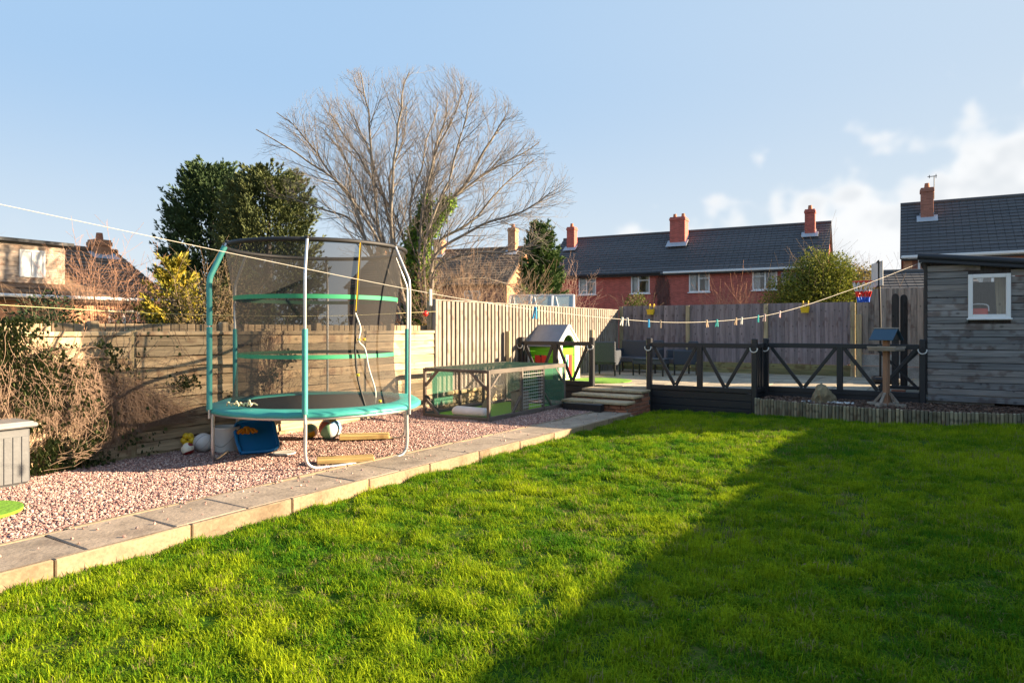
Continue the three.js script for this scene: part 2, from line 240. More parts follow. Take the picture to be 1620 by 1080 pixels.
{ // grass blades, in tufts
  const tuft = (seed, n, h, lean) => { const r = rngOf(seed), P = [], N = []; for (let k = 0; k < n; k++) { const a = r() * 6.283, q = Math.sqrt(r()) * 0.034, x = q * Math.cos(a), z = q * Math.sin(a), d = r() * 6.283, L = h * (0.5 + 0.8 * r()), ln = lean * (0.3 + r()), w = 0.0016 + 0.0014 * r(), sx = -Math.sin(d) * w, sz = Math.cos(d) * w, mx = x + Math.cos(d) * ln * L * 0.35, mz = z + Math.sin(d) * ln * L * 0.35, my = L * 0.6, tx = x + Math.cos(d) * ln * L, tz = z + Math.sin(d) * ln * L, ty = L * (1 - 0.3 * ln * ln);
      P.push(x - sx, -0.01, z - sz, x + sx, -0.01, z + sz, mx + sx * 0.8, my, mz + sz * 0.8, x - sx, -0.01, z - sz, mx + sx * 0.8, my, mz + sz * 0.8, mx - sx * 0.8, my, mz - sz * 0.8, mx - sx * 0.8, my, mz - sz * 0.8, mx + sx * 0.8, my, mz + sz * 0.8, tx, ty, tz); }
    const g = new THREE.BufferGeometry(); g.setAttribute('position', new THREE.Float32BufferAttribute(P, 3)); g.computeVertexNormals(); return g; };
  const kinds = [tuft(1, 13, 0.032, 0.75), tuft(2, 12, 0.036, 1.0), tuft(3, 12, 0.028, 1.15), tuft(4, 10, 0.046, 0.9)], spots = kinds.map(() => []);
  const grow = (u0, u1, v0, v1, per, hm = 1) => { const n = Math.round((u1 - u0) * (v1 - v0) * per); for (let i = 0; i < n; i++) { const u = rr(u0, u1), v = rr(v0, v1), p = yd(u, v), d = -p.z; if (d < 1.6 || Math.abs(p.x) > d * 0.9 + 1) continue; const keep = d < 4.5 ? 1 : d < 7 ? 0.72 : 0.5; if (R() > keep) continue; if (R() < 0.85 * bareAt(u, v)) continue;
      const clump = nz(u * 7.5 + 11, v * 7.5, 2, 16), big2 = nz(u * 0.9 + 9, v * 0.9, 3, 12), fine = nz(u * 4.2, v * 4.2 + 30, 3, 14), th = nz(u * 2.1 + 70, v * 2.1, 2, 19); if (R() < 0.5 * smooth(0.52, 0.72, th) || R() < 0.8 * smooth(0.5, 0.25, clump)) continue; p.y = lawnY(u, v); spots[Math.floor(R() * 4)].push([p, (0.2 + 0.75 * fine + 0.95 * smooth(0.2, 0.8, clump) + 0.5 * (big2 - 0.5)) * hm * (d > 7 ? 1.15 : 1), big2, fine]); } };
  grow(PATH_U + 0.02, 3.55, 1.0, 12.7, 2200); grow(PATH_U + 0.01, PATH_U + 0.1, 0.5, 11.3, 1300, 1.25);
  const gm = new THREE.MeshPhysicalMaterial({ color: 0xffffff, roughness: 0.85, specularIntensity: 0.06, side: THREE.DoubleSide, transmission: 0.45, thickness: 0 }), group = new THREE.Group(); group.name = 'grass'; group.userData = { kind: 'stuff', label: 'green lawn grass with pale and worn patches' };
  const m4 = new THREE.Matrix4(), q = new THREE.Quaternion(), e = new THREE.Euler(), s = new THREE.Vector3(), col = new THREE.Color();
  kinds.forEach((k, i) => { const L = spots[i], im = new THREE.InstancedMesh(k, gm, L.length); im.name = 'grass_tufts'; L.forEach(([p, h, b, f], j) => { e.set(gauss() * 0.16, R() * 6.283, gauss() * 0.16); q.setFromEuler(e); s.set(1.0 + 0.25 * R(), h * rr(0.8, 1.2), 1.0 + 0.25 * R()); m4.compose(p, q, s); im.setMatrixAt(j, m4);
      const t = R(); const moss = smooth(0.6, 0.75, nz(p.x * 1.7 + 50, p.z * 1.7, 3, 52)); let c = t < 0.04 + 0.12 * moss ? [0.3, 0.26, 0.11] : mix3([0.062, 0.2, 0.009], [0.37, 0.465, 0.014], smooth(0.28, 0.74, b * 0.42 + f * 0.33 + t * 0.28)); const k2 = rr(0.8, 1.2); col.setRGB(c[0] * k2, c[1] * k2, c[2] * k2); im.setColorAt(j, col); }); im.castShadow = im.receiveShadow = true; group.add(im); });
  scene.add(group); console.log('grass', spots.map((s) => s.length).join(' '));
}
{ // a few dead leaves caught in the grass and on the path
  const L = new Leaves(), d = V3(0, 0, 0), s = V3(0, 0, 0); for (let k = 0; k < 170; k++) { const u = rr(PATH_U - 0.6, 2.5), v = rr(1.5, 12), p = yd(u, v, u < PATH_U ? 0.15 : lawnY(u, v) + rr(0.012, 0.03)); d.set(gauss(), gauss() * 0.25, gauss()).normalize(); s.set(gauss(), 0.2, gauss()).cross(d); s.set(-d.z, gauss() * 0.2, d.x).normalize(); const a = rr(0.018, 0.04); L.leaf(p, d, s, a, a * 0.6, mix3([0.09, 0.05, 0.025], [0.3, 0.2, 0.1], R()), 0.5); }
  const o = new THREE.Mesh(L.geo(), needleMat); o.name = 'leaves'; o.userData = { kind: 'stuff', label: 'few small dead leaves scattered on lawn and path' }; scene.add(o);
}
{ // gravel bed with its chippings
  const t = colourTex(1024, (x, y) => { const a = hash2(Math.floor(x * 200), Math.floor(y * 200), 3), b = fbm(x * 200, y * 200, 200, 200, 2, 90); return mix3([0.12, 0.075, 0.065], [0.42, 0.29, 0.26], 0.5 * a + 0.5 * b); });
  const gy = (u, v) => GRV - 0.012 + 0.03 * (nz(u * 1.7 + 3, v * 1.7, 3, 23) - 0.5) + 0.1 * smooth(-7.4, -8, u) * nz(v * 2, 3) * smooth(7, 9, v);
  structure('gravel_bed', 'base of the plum gravel strip along the fence', sheet(FU - 0.1, PATH_U - 0.7, -2, 12.8, 0.12, 0.12, gy), mat([1, 1, 1], { map: t, roughness: 1, bumpMap: fineBump, bumpScale: 0.01 }));
  const stone = (seed) => { const g = new THREE.IcosahedronGeometry(1, 0), r = rngOf(seed), p = g.attributes.position, mp = new Map(); for (let i = 0; i < p.count; i++) { const k = [p.getX(i), p.getY(i), p.getZ(i)].map((v) => v.toFixed(3)).join(); if (!mp.has(k)) mp.set(k, 0.7 + 0.6 * r()); const f = mp.get(k); p.setXYZ(i, p.getX(i) * f, p.getY(i) * f * 0.7, p.getZ(i) * f * 0.85); } g.computeVertexNormals(); return g; };
  const kinds = [stone(5), stone(6), stone(7)], group = new THREE.Group(), sm = new THREE.MeshStandardMaterial({ color: 0xffffff, roughness: 0.85 }); group.name = 'gravel'; group.userData = { kind: 'stuff', label: 'loose pink and plum gravel chippings beside the path' };
  const m4 = new THREE.Matrix4(), q = new THREE.Quaternion(), e = new THREE.Euler(), s = new THREE.Vector3(), col = new THREE.Color(), pal = [[0.4, 0.24, 0.205], [0.31, 0.175, 0.155], [0.48, 0.33, 0.28], [0.22, 0.13, 0.12], [0.55, 0.42, 0.37], [0.28, 0.2, 0.19]];
  kinds.forEach((k) => { const n = 33000, im = new THREE.InstancedMesh(k, sm, n); im.name = 'chippings'; for (let i = 0; i < n; i++) { const onPath = i < 45, u = onPath ? PATH_U - 0.06 - 0.6 * Math.pow(R(), 0.6) : rr(FU + 0.02, PATH_U - 0.71), v = 1.2 + 11.3 * Math.pow(R(), 1.15), p = yd(u, v, onPath ? 0.147 - 0.006 * Math.max(0, v - 3) : gy(u, v) + rr(0.002, 0.014)), a = rr(0.007, 0.0145) * (R() < 0.06 ? 1.5 : 1); e.set(R() * 6, R() * 6, R() * 6); q.setFromEuler(e); s.set(a, a, a); m4.compose(p, q, s); im.setMatrixAt(i, m4); const c = pick(pal), f = rr(0.7, 1.2); col.setRGB(c[0] * f, c[1] * f, c[2] * f); im.setColorAt(i, col); } im.castShadow = im.receiveShadow = true; group.add(im); });
  scene.add(group);
}
{ // path of square slabs with an edging stone on the lawn side and a thin one on the gravel side
  const o = new THREE.Group(); o.name = 'garden_path'; o.userData = { kind: 'structure', label: 'straight concrete slab path between gravel and lawn' }; o.position.copy(yd(PATH_U, 0)); o.rotation.y = ALONG_V; scene.add(o);
  const top = (v) => 0.145 - 0.006 * Math.max(0, v - 3);
  part('bed', plain(14.5, 0.1, 0.72, 4.25, 0.0, -0.38), M.mortar, o);
  for (let v = -2.6, k = 0; v < 11.2; v += 0.612, k++) part('slab', bx(0.6, 0.05, 0.6, v + 0.3, top(v) - 0.03 + rr(-0.004, 0.004), -0.352, rr(-0.006, 0.006), rr(-0.006, 0.006), rr(-0.005, 0.005), 0.008), pick(M.slab), o);
  for (let v = -2.55, k = 0; v < 10.6; v += 0.925, k++) { part('edging_stone', bx(0.913, 0.3, 0.05, v + 0.457, top(v) - 0.15 + rr(-0.004, 0.004), -0.025, rr(-0.015, 0.015), rr(-0.006, 0.006), 0, 0.008), pick(M.edging), o); part('back_edging', bx(0.913, 0.2, 0.05, v + 0.457 + 0.35, top(v) - 0.1 + rr(-0.008, 0.004), -0.683, 0, rr(-0.006, 0.006), 0, 0.008), pick(M.edging), o); }
}
{ // raised patio
  const o = new THREE.Group(); o.name = 'patio'; o.userData = { kind: 'structure', label: 'raised stone slab patio behind the black railings' }; o.rotation.y = ALONG_U; scene.add(o);
  part('base', [plain(5.0, 0.5, BV - 0.08 - DV - 0.06, -5.47, 0.16, -(BV + DV - 0.02) / 2), plain(3.6, 0.5, BV - 0.08 - 13.56, -1.17, 0.16, -(BV - 0.08 + 13.56) / 2)], M.mortar, o);
  for (let u = -7.66, i = 0; u < 0.5; u += 0.607, i++) for (let v = DV + 0.36, j = 0; v < BV - 0.1; v += 0.607, j++) { if (u > -3.2 && v < 13.8) continue; part('slab', bx(0.595, 0.045, 0.595, u, PAT - 0.0225 + rr(-0.003, 0.003), -v, rr(-0.003, 0.003), 0, rr(-0.003, 0.003), 0.006), pick(M.patio), o); }
}
// ---------------------------------------------------------------- fences
{ // low fence of waney boards
  const o = thing('waney_fence', 'low fence of golden rough-edged horizontal boards behind the trampoline', 'fence', yd(FU, 0), ALONG_V);
  const lap = (seed, L) => { const r = rngOf(seed), n = 9, P = []; const edge = []; for (let i = 0; i <= n; i++) edge.push(-0.058 + 0.022 * (r() - 0.5) + (i % 4 === 2 ? -0.01 * r() : 0)); for (let i = 0; i < n; i++) { const x0 = (i / n - 0.5) * L, x1 = ((i + 1) / n - 0.5) * L, a = edge[i], b = edge[i + 1]; P.push(x0, a, 0.016, x1, b, 0.016, x1, 0.058, 0.004, x0, a, 0.016, x1, 0.058, 0.004, x0, 0.058, 0.004, x0, a, 0, x1, b, 0, x1, b, 0.016, x0, a, 0, x1, b, 0.016, x0, a, 0.016); } return metric(fromTris(P)); };
  for (let p = 0; p < 5; p++) { const v0 = 0.62 + p * 1.86, L = 1.8; const kinds = [1, 2, 3, 4].map((s) => { const g = lap(s * 31 + p, L); g.userData.done = true; return g; });
    for (let k = 0; k < 11; k++) { const b = part('board', kinds[(k * 3 + p) % 4], pick(M.waney), o); b.position.set(v0 + L / 2, 0.2 + k * 0.125, 0.012); b.rotation.z = gauss() * 0.004; b.rotation.x = 0.03; }
    part('back_panel', plain(L, 1.4, 0.006, v0 + L / 2, 0.83, -0.016), M.fenceGap, o);
    part('top_rail', bx(L, 0.05, 0.05, v0 + L / 2, 1.545, 0.01), M.waney[3], o); part('bottom_rail', bx(L, 0.03, 0.02, v0 + L / 2, 0.12, -0.02), M.waney[3], o);
    for (const e of [0.03, 0.62, 1.2, L - 0.03]) part('back_batten', bx(0.04, 1.42, 0.02, v0 + e, 0.83, -0.035), M.waney[1], o);
    part('gravel_board', bx(L, 0.2, 0.03, v0 + L / 2, 0.06, -0.01), M.post, o); part('post', bx(0.085, 1.7, 0.085, v0 + L + 0.03, 0.75, -0.045), M.post, o); }
}
function closeboard(o, x0, x1, y0, y1, pitch, width, z, mats, thick = 0.018, tilt = 0.05) {
  const n = Math.floor((x1 - x0) / pitch), gs = [0, 1, 2].map(() => { const g = metric(cbox(width, y1 - y0, thick, 0.004)); g.userData.done = true; return g; });
  for (let i = 0; i < n; i++) { const b = part('board', gs[i % 3], pick(mats), o); b.position.set(x0 + pitch * (i + 0.5), (y0 + y1) / 2 + gauss() * 0.004, z); b.rotation.set(0, tilt, gauss() * 0.003); }
}
{ const o = thing('board_fence', 'upright-board fence whose tops show above the low waney fence', 'fence', yd(FU - 0.2, 0), ALONG_V);
  closeboard(o, 0.4, 10.0, 0.05, 1.66, 0.112, 0.104, 0.0, M.neighbour, 0.018, 0.04);
  part('back_rail', [plain(9.6, 0.07, 0.04, 5.2, 0.5, -0.04), plain(9.6, 0.07, 0.04, 5.2, 1.45, -0.04), plain(9.6, 1.5, 0.008, 5.2, 0.82, -0.016)], M.fenceGap, o);
  for (const v of [0.7, 2.35, 3.95, 5.6, 7.2, 8.85]) part('post', bx(0.1, 1.72, 0.1, v, 0.83, 0.03, 0, 0, 0, 0.012), M.neighbour[3], o); }
{ const o = thing('tall_fence', 'tall pale ribbed board fence beside the playhouse', 'fence', yd(FU, 0), ALONG_V);
  closeboard(o, 9.9, BV - 0.06, 0.4, 2.12, 0.135, 0.088, 0.02, M.fencePale, 0.022, 0.0);
  closeboard(o, 9.86, BV - 0.06, 0.4, 2.11, 0.135, 0.11, -0.006, M.fencePale.slice(0, 2), 0.014, 0.0);
  part('back_panel', plain(BV - 9.9, 1.7, 0.01, (BV + 9.9) / 2 - 0.03, 1.25, -0.022), M.fenceGap, o);
  part('capping', bx(BV - 9.86, 0.025, 0.07, (BV + 9.8) / 2, 2.135, 0.0), M.fencePale[3], o);
  for (const v of [9.82, 11.75, 13.7, 15.65]) part('post', bx(0.1, 2.05, 0.1, v, 1.07, -0.08), M.post, o); part('end_post', bx(0.075, 2.1, 0.1, 9.85, 1.1, 0.005), M.fencePale[3], o); }
{ const o = thing('back_fence', 'grey-brown upright board fence along the back of the patio', 'fence', yd(0, BV), ALONG_U);
  const posts = [-7.93, -5.98, -3.94, -1.94];
  for (let k = 0; k < 3; k++) { closeboard(o, posts[k] + 0.05, posts[k + 1] - 0.05, 0.72, 2.24, 0.102, 0.104, 0, M.fenceBack, 0.014, 0.09); part('gravel_board', bx(posts[k + 1] - posts[k] - 0.1, 0.14, 0.03, (posts[k] + posts[k + 1]) / 2, 0.645, 0.005), pick(M.mossBoard), o); part('gravel_board', bx(posts[k + 1] - posts[k] - 0.1, 0.14, 0.03, (posts[k] + posts[k + 1]) / 2, 0.5, 0.008), pick(M.mossBoard), o); }
  part('back_rail', [plain(6, 0.08, 0.04, -4.93, 0.95, -0.04), plain(6, 0.08, 0.04, -4.93, 2.0, -0.04), plain(6, 1.5, 0.006, -4.93, 1.5, -0.014)], M.fenceBack[1], o);
  for (const p of posts) part('post', bx(0.1, 1.98, 0.1, p, 1.24, 0.01), M.post, o); }
{ const o = thing('end_fence', 'taller grey board fence on pale concrete boards beside the shed', 'fence', yd(0, BV), ALONG_U);
  closeboard(o, -1.86, 1.9, 1.0, 2.55, 0.125, 0.122, 0, M.fenceGrey, 0.016, 0.05);
  part('back_panel', plain(3.7, 1.5, 0.006, 0.02, 1.78, -0.016), M.fenceGrey[0], o);
  for (const y of [0.58, 0.86]) part('concrete_board', bx(3.75, 0.27, 0.04, 0.02, y, 0.01), M.gravelBoard, o); part('post', bx(0.11, 1.5, 0.11, -1.8, 1.2, 0.06), M.post, o); }
{ const o = thing('boundary_fence', 'plain timber boundary fence on the shaded side of the lawn', 'fence', yd(3.6, 0), ALONG_V);
  closeboard(o, -6, 10.0, 0, 1.98, 0.125, 0.128, 0, M.fenceGrey); closeboard(o, 10.0, 21, 0, 2.07, 0.125, 0.128, 0, M.fenceGrey);
  part('back_panel', [plain(16.0, 1.95, 0.008, 2.0, 0.98, -0.016), plain(11.0, 2.05, 0.008, 15.5, 1.025, -0.016)], M.fenceGrey[0], o); }
{ // rubble wall behind the run
  const o = thing('rubble_wall', 'low wall of yellowish rough stones under the tall fence', 'wall', yd(FU + 0.1, 9.9), ALONG_V); part('core', plain(2.75, 0.38, 0.1, 1.4, 0.25, -0.02), M.mortar, o);
  for (let y = 0.15, r = 0; y < 0.44; y += 0.085, r++) for (let x = 0.02 + (r % 2) * 0.08; x < 2.7;) { const w = rr(0.11, 0.24); part('stone', bx(w - 0.012, 0.074, 0.09, x + w / 2, y, 0.035, gauss() * 0.05, gauss() * 0.08, gauss() * 0.04, 0.018), pick(M.rubble), o); x += w; } }
// ---------------------------------------------------------------- steps
{ const o = thing('garden_steps', 'three slab steps on red brick up to the patio', 'steps', yd(-5.53, DV), ALONG_U);
  const treads = [[0.245, 1.32, 1.32], [0.325, 1.3, 0.92], [0.395, 1.28, 0.5]];
  treads.forEach(([y, w, f], i) => { for (const s of [-1, 1]) part('tread', bx(w / 2 - 0.004, 0.045, 0.44, s * w / 4, y, f - 0.2, 0, 0, 0, 0.008), pick(M.step), o); });
  const rows = [[-0.0, 1.28, 0], [0.075, 1.28, 0], [0.15, 1.28, 0], [0.225, 0.9, 1], [0.3, 0.48, 2]];
  part('core', [plain(1.2, 0.25, 1.18, 0, 0.09, 0.62), plain(1.2, 0.1, 0.8, 0, 0.26, 0.43), plain(1.2, 0.07, 0.4, 0, 0.34, 0.22)], M.mortar, o);
  for (const [y, f, k] of rows) { const fz = f - 0.05; const off = (y * 13.3 | 0) % 2 ? 0.11 : 0; for (let x = -0.61 + off - 0.11; x < 0.6; x += 0.228) { const a = Math.max(-0.61, x), b = Math.min(0.61, x + 0.218); if (b - a > 0.04) part('brick', bx(b - a, 0.065, 0.1, (a + b) / 2, y + 0.02, fz), pick(M.brick), o); } for (const s of [-1, 1]) for (let z = off; z < fz - 0.06; z += 0.228) { const b = Math.min(fz - 0.06, z + 0.218); if (b - z > 0.04) part('brick', bx(0.1, 0.065, b - z, s * 0.562, y + 0.02, (z + b) / 2), pick(M.brick), o); } } }
solo('step_block', 'low black painted timber block in front of the brick steps', 'timber block', [bx(0.78, 0.15, 0.16, 0, 0.075, 0, 0, 0, 0, 0.012)], M.black, yd(-5.68, DV - 1.43, 0.08), ALONG_U);
// ---------------------------------------------------------------- black railings with V braces
function railing(label, u, v, turn, L, bays, o2 = {}) {
  const o = thing('deck_railing', label, 'railing', yd(u, v), turn, 'black V-braced railings round the patio');
  const P = o2.posts ?? [0, 1], top = 1.33, bot = PAT + 0.02;
  for (const p of P) { const x = p * L; part('post', bx(0.1, 1.42, 0.1, x, 0.71, 0, 0, 0, 0, 0.012), M.black, o);
    const lamp = part('post_light', place(new THREE.CylinderGeometry(0.05, 0.055, 0.04, 20), x, 1.24, 0.07, Math.PI / 2), M.blackMetal, o); part('rim', place(new THREE.TorusGeometry(0.062, 0.011, 8, 24, 3.6), x, 1.24, 0.075, 0, 0, Math.PI * 0.92), M.white, lamp); }
  part('top_rail', bx(L - 0.1, 0.085, 0.06, L / 2, 1.29, 0), M.black, o); part('bottom_rail', bx(L - 0.1, 0.09, 0.06, L / 2, bot, 0), M.black, o);
  const w = (L - 0.1) / bays;
  for (let k = 0; k < bays; k++) { const a = 0.05 + k * w, b = a + w, m = (a + b) / 2; if (k) part('middle_post', bx(0.1, 0.8, 0.075, a, 0.89, 0), M.black, o); const ea = a + (k ? 0.07 : 0.05), eb = b - (k < bays - 1 ? 0.07 : 0.05); part('brace', bar([ea, 1.25, 0], [m - 0.015, bot + 0.05, 0], 0.062, 0.04), M.black, o); part('brace', bar([eb, 1.25, 0.003], [m + 0.015, bot + 0.05, 0.003], 0.062, 0.034), M.black, o); }
  if (!o2.noFascia) for (const y of [0.07, 0.21, 0.35]) part('fascia_board', bx(L, 0.136, 0.03, L / 2, y + (o2.lift ?? 0), -0.005), M.black, o);
  return o;
}
railing('black railing with V braces in front of the playhouse', -7.9, DV, ALONG_U, 1.7, 2);
railing('black railing with V braces between the steps and the bark bed', -4.95, DV, ALONG_U, 2.0, 2);
railing('short black railing turning back beside the bark bed', -2.95, DV + 0.1, ALONG_V, 0.72, 2, { posts: [], lift: 0 });
railing('black railing with V braces behind the bird table', -2.92, 13.5, ALONG_U, 2.55, 2, { lift: 0.05 });
for (const [u, v, t, l] of [[-7.86, 12.15, 1.47, 'pale timber post standing against the tall fence'], [-6.29, 12.92, 1.5, 'pale timber post behind the railing by the steps']]) solo('timber_post', l, 'post', [bx(0.09, t, 0.09, 0, t / 2, 0, 0, 0, 0, 0.01)], M.post, yd(u, v, 0.08), ALONG_U);
// ---------------------------------------------------------------- bark bed with log edging
const logCurve = new THREE.CatmullRomCurve3([[-2.9, 12.62], [-2.45, 12.46], [-1.7, 12.2], [-0.84, 12.06], [0.1, 12.12], [0.95, 12.4], [2.0, 12.85], [3.2, 13.2]].map(([u, v]) => V3(u, 0, v)));
{ const o = thing('log_edging', 'curved edging of short upright half logs round the bark bed', 'edging', yd(0, 0), ALONG_U); const n = 118, pts = logCurve.getSpacedPoints(n), gs = [0, 1, 2, 3].map((k) => { const g = join([cyl(0.025, 0.025, 0.36, 0, 0, 0, 8), cyl(0.025, 0.012, 0.012, 0, 0.186, 0, 8)]); metric(g); g.userData.done = true; return g; });
  pts.forEach((p) => { const l = part('log', pick(gs), pick(M.logs), o); l.position.set(p.x, 0.175 + rr(-0.012, 0.008), -p.z); l.rotation.set(gauss() * 0.02, R() * 6, gauss() * 0.02); l.scale.set(rr(0.9, 1.12), 1, 1); }); }
{ const pts = logCurve.getSpacedPoints(40), sh = new THREE.Shape(); pts.forEach((p, i) => (i ? sh.lineTo(p.x, p.z + 0.02) : sh.moveTo(p.x, p.z + 0.02))); sh.lineTo(3.2, 15.8); sh.lineTo(-2.9, 15.8); const g = new THREE.ExtrudeGeometry(sh, { depth: 0.32, bevelEnabled: false }); g.rotateX(-Math.PI / 2); metric(g); g.rotateY(YAW);
  const t = colourTex(512, (x, y) => { const a = fbm(x * 60, y * 60, 60, 60, 3, 95), b = fbm(x * 14, y * 30, 14, 30, 3, 96); return mix3([0.025, 0.016, 0.012], [0.12, 0.07, 0.045], smooth(0.35, 0.75, a * 0.6 + b * 0.4)); });
  structure('bark_bed', 'raised planting bed filled with bark beside the shed', g, mat([1, 1, 1], { map: t, roughness: 1, bumpMap: fineBump, bumpScale: 0.01 }));
  const chip = new THREE.BoxGeometry(1, 0.22, 0.45), n = 9000, im = new THREE.InstancedMesh(chip, new THREE.MeshStandardMaterial({ color: 0xffffff, roughness: 0.95 }), n), m4 = new THREE.Matrix4(), q = new THREE.Quaternion(), e = new THREE.Euler(), s = V3(1, 1, 1), col = new THREE.Color(); let k = 0;
  const edgeV = (u) => { let best = 12.2; for (const p of pts) if (Math.abs(p.x - u) < 0.1) best = p.z; return best; };
  while (k < n) { const u = rr(-2.88, 3.0), v = rr(12.1, 13.9); if (v < edgeV(u) + 0.04) continue; e.set(gauss() * 0.4, R() * 6.28, gauss() * 0.4); q.setFromEuler(e); const a = rr(0.02, 0.06); s.set(a, a * rr(0.4, 1), a); m4.compose(yd(u, v, 0.322 + rr(0, 0.03)), q, s); im.setMatrixAt(k, m4); const f = Math.pow(R(), 1.6); const c = mix3([0.045, 0.025, 0.018], [0.22, 0.13, 0.09], f); col.setRGB(...c); im.setColorAt(k++, col); }
  im.name = 'bark_chippings'; im.userData = { kind: 'stuff', label: 'loose dark bark chippings in the log-edged bed' }; im.castShadow = im.receiveShadow = true; scene.add(im); }
// ---------------------------------------------------------------- shed
{ const u0 = -0.3, W = 2.9, D = 2.5, o = thing('garden_shed', 'weathered grey weatherboard shed with a white framed window', 'shed', yd(u0, 13.5, 0.5), ALONG_U);
  const topAt = (x) => 2.24 - 0.115 * x, wx0 = 0.57, wx1 = 1.14, wy0 = 1.27, wy1 = 1.99, lapG = (L) => { const g = cbox(L, 0.098, 0.02, 0.003); g.rotateX(0.1); return g; };
  for (let y = -0.055, k = 0; y < 2.2; y += 0.108, k++) { let L = W; if (y > topAt(W) - 0.05) L = Math.max(0.1, (2.24 - y - 0.05) / 0.115); const cuts = y + 0.05 > wy0 && y - 0.05 < wy1 ? [[0, wx0], [wx1, L]] : [[0, L]]; for (const [a, b] of cuts) if (b - a > 0.1) part('board', place(lapG(b - a), (a + b) / 2, y + rr(-0.004, 0.004), 0.0, 0, 0, gauss() * 0.0025), pick(M.shed), o); }
  part('wall', [plain(0.04, 2.2, D, 0.02, 1.1, -D / 2 - 0.02), plain(0.04, 1.9, D, W - 0.02, 0.95, -D / 2 - 0.02), plain(W, 2.0, 0.04, W / 2, 1.0, -D), plain(wx0 - 0.02, 2.17, 0.02, wx0 / 2 + 0.01, 1.085, -0.03), plain(W - wx1 - 0.02, 1.85, 0.02, (W + wx1) / 2, 0.925, -0.03), plain(wx1 - wx0, wy0, 0.02, (wx0 + wx1) / 2, wy0 / 2, -0.03), plain(wx1 - wx0, 0.16, 0.02, (wx0 + wx1) / 2, wy1 + 0.08, -0.03)], M.darkWood, o);
  part('floor', plain(W, 0.06, D, W / 2, -0.0, -D / 2 - 0.03), M.weathered, o); for (const x of [0.3, 1.2, 2.1]) part('bearer', bx(0.1, 0.2, D - 0.1, x, -0.13, -D / 2 - 0.08), M.darkWood, o);
  part('corner_post', bx(0.06, 2.26, 0.06, -0.025, 1.12, -0.02), M.darkWood, o);
  part('roof', place(cbox(W + 0.3, 0.05, D + 0.3, 0.01), W / 2, 2.3 - 0.115 * W / 2, -D / 2, 0, 0, -0.1145), M.felt, o);
  part('roof_fascia', [bar([-0.12, 2.27, 0.1], [W + 0.12, 2.27 - 0.115 * (W + 0.24), 0.1], 0.11, 0.05, 0.02), place(new THREE.CylinderGeometry(0.055, 0.055, W + 0.3, 10), W / 2, 2.31 - 0.115 * W / 2, 0.105, 0, 0, Math.PI / 2 - 0.1145)], M.felt, o);
  const cx = (wx0 + wx1) / 2, cy = (wy0 + wy1) / 2, w = wx1 - wx0, h = wy1 - wy0, win = part('window', [bx(0.065, h, 0.07, wx0 + 0.0325, cy, 0.015), bx(0.065, h, 0.07, wx1 - 0.0325, cy, 0.015), bx(w - 0.13, 0.065, 0.07, cx, wy0 + 0.0325, 0.015), bx(w - 0.13, 0.065, 0.07, cx, wy1 - 0.0325, 0.015)], M.white, o); part('pane', plain(w - 0.12, h - 0.12, 0.006, cx, cy, 0.01), M.glass, win); part('sill', bx(w + 0.04, 0.03, 0.06, cx, wy0 - 0.01, 0.05), M.white, win);
  const ip = (x, y, z) => { const p = o.localToWorld(V3(x, y, z)); return p; }; o.updateMatrixWorld();
  solo('bench_shelf', 'plain wooden bench inside the shed under its window', 'bench', [bx(1.2, 0.04, 0.5, 0, 1.22, 0), bx(0.06, 1.2, 0.06, -0.55, 0.6, 0.2), bx(0.06, 1.2, 0.06, 0.55, 0.6, 0.2), bx(0.06, 1.2, 0.06, -0.55, 0.6, -0.2), bx(0.06, 1.2, 0.06, 0.55, 0.6, -0.2)], M.weathered, ip(0.75, 0.03, -0.33), ALONG_U);
  const tb = thing('tool_box', 'red box with a white carrying frame seen through the shed window', 'tool box', ip(0.72, 1.27, -0.3), ALONG_U); part('body', bx(0.26, 0.17, 0.2, 0, 0.085, 0, 0, 0, 0, 0.015), M.red, tb); part('handle', tube([[-0.13, 0.16, 0.1], [-0.12, 0.22, 0.1], [0.12, 0.22, 0.1], [0.14, 0.12, 0.1]], 0.01, 8, 16), M.white, tb);
  solo('leaning_board', 'pale bent sheet of board leaning inside the shed window', 'board', [bx(0.16, 0.75, 0.01, 0, 0.375, 0, -0.1, 0.3, 0.05)], M.post, ip(1.03, 1.27, -0.3), ALONG_U);
}

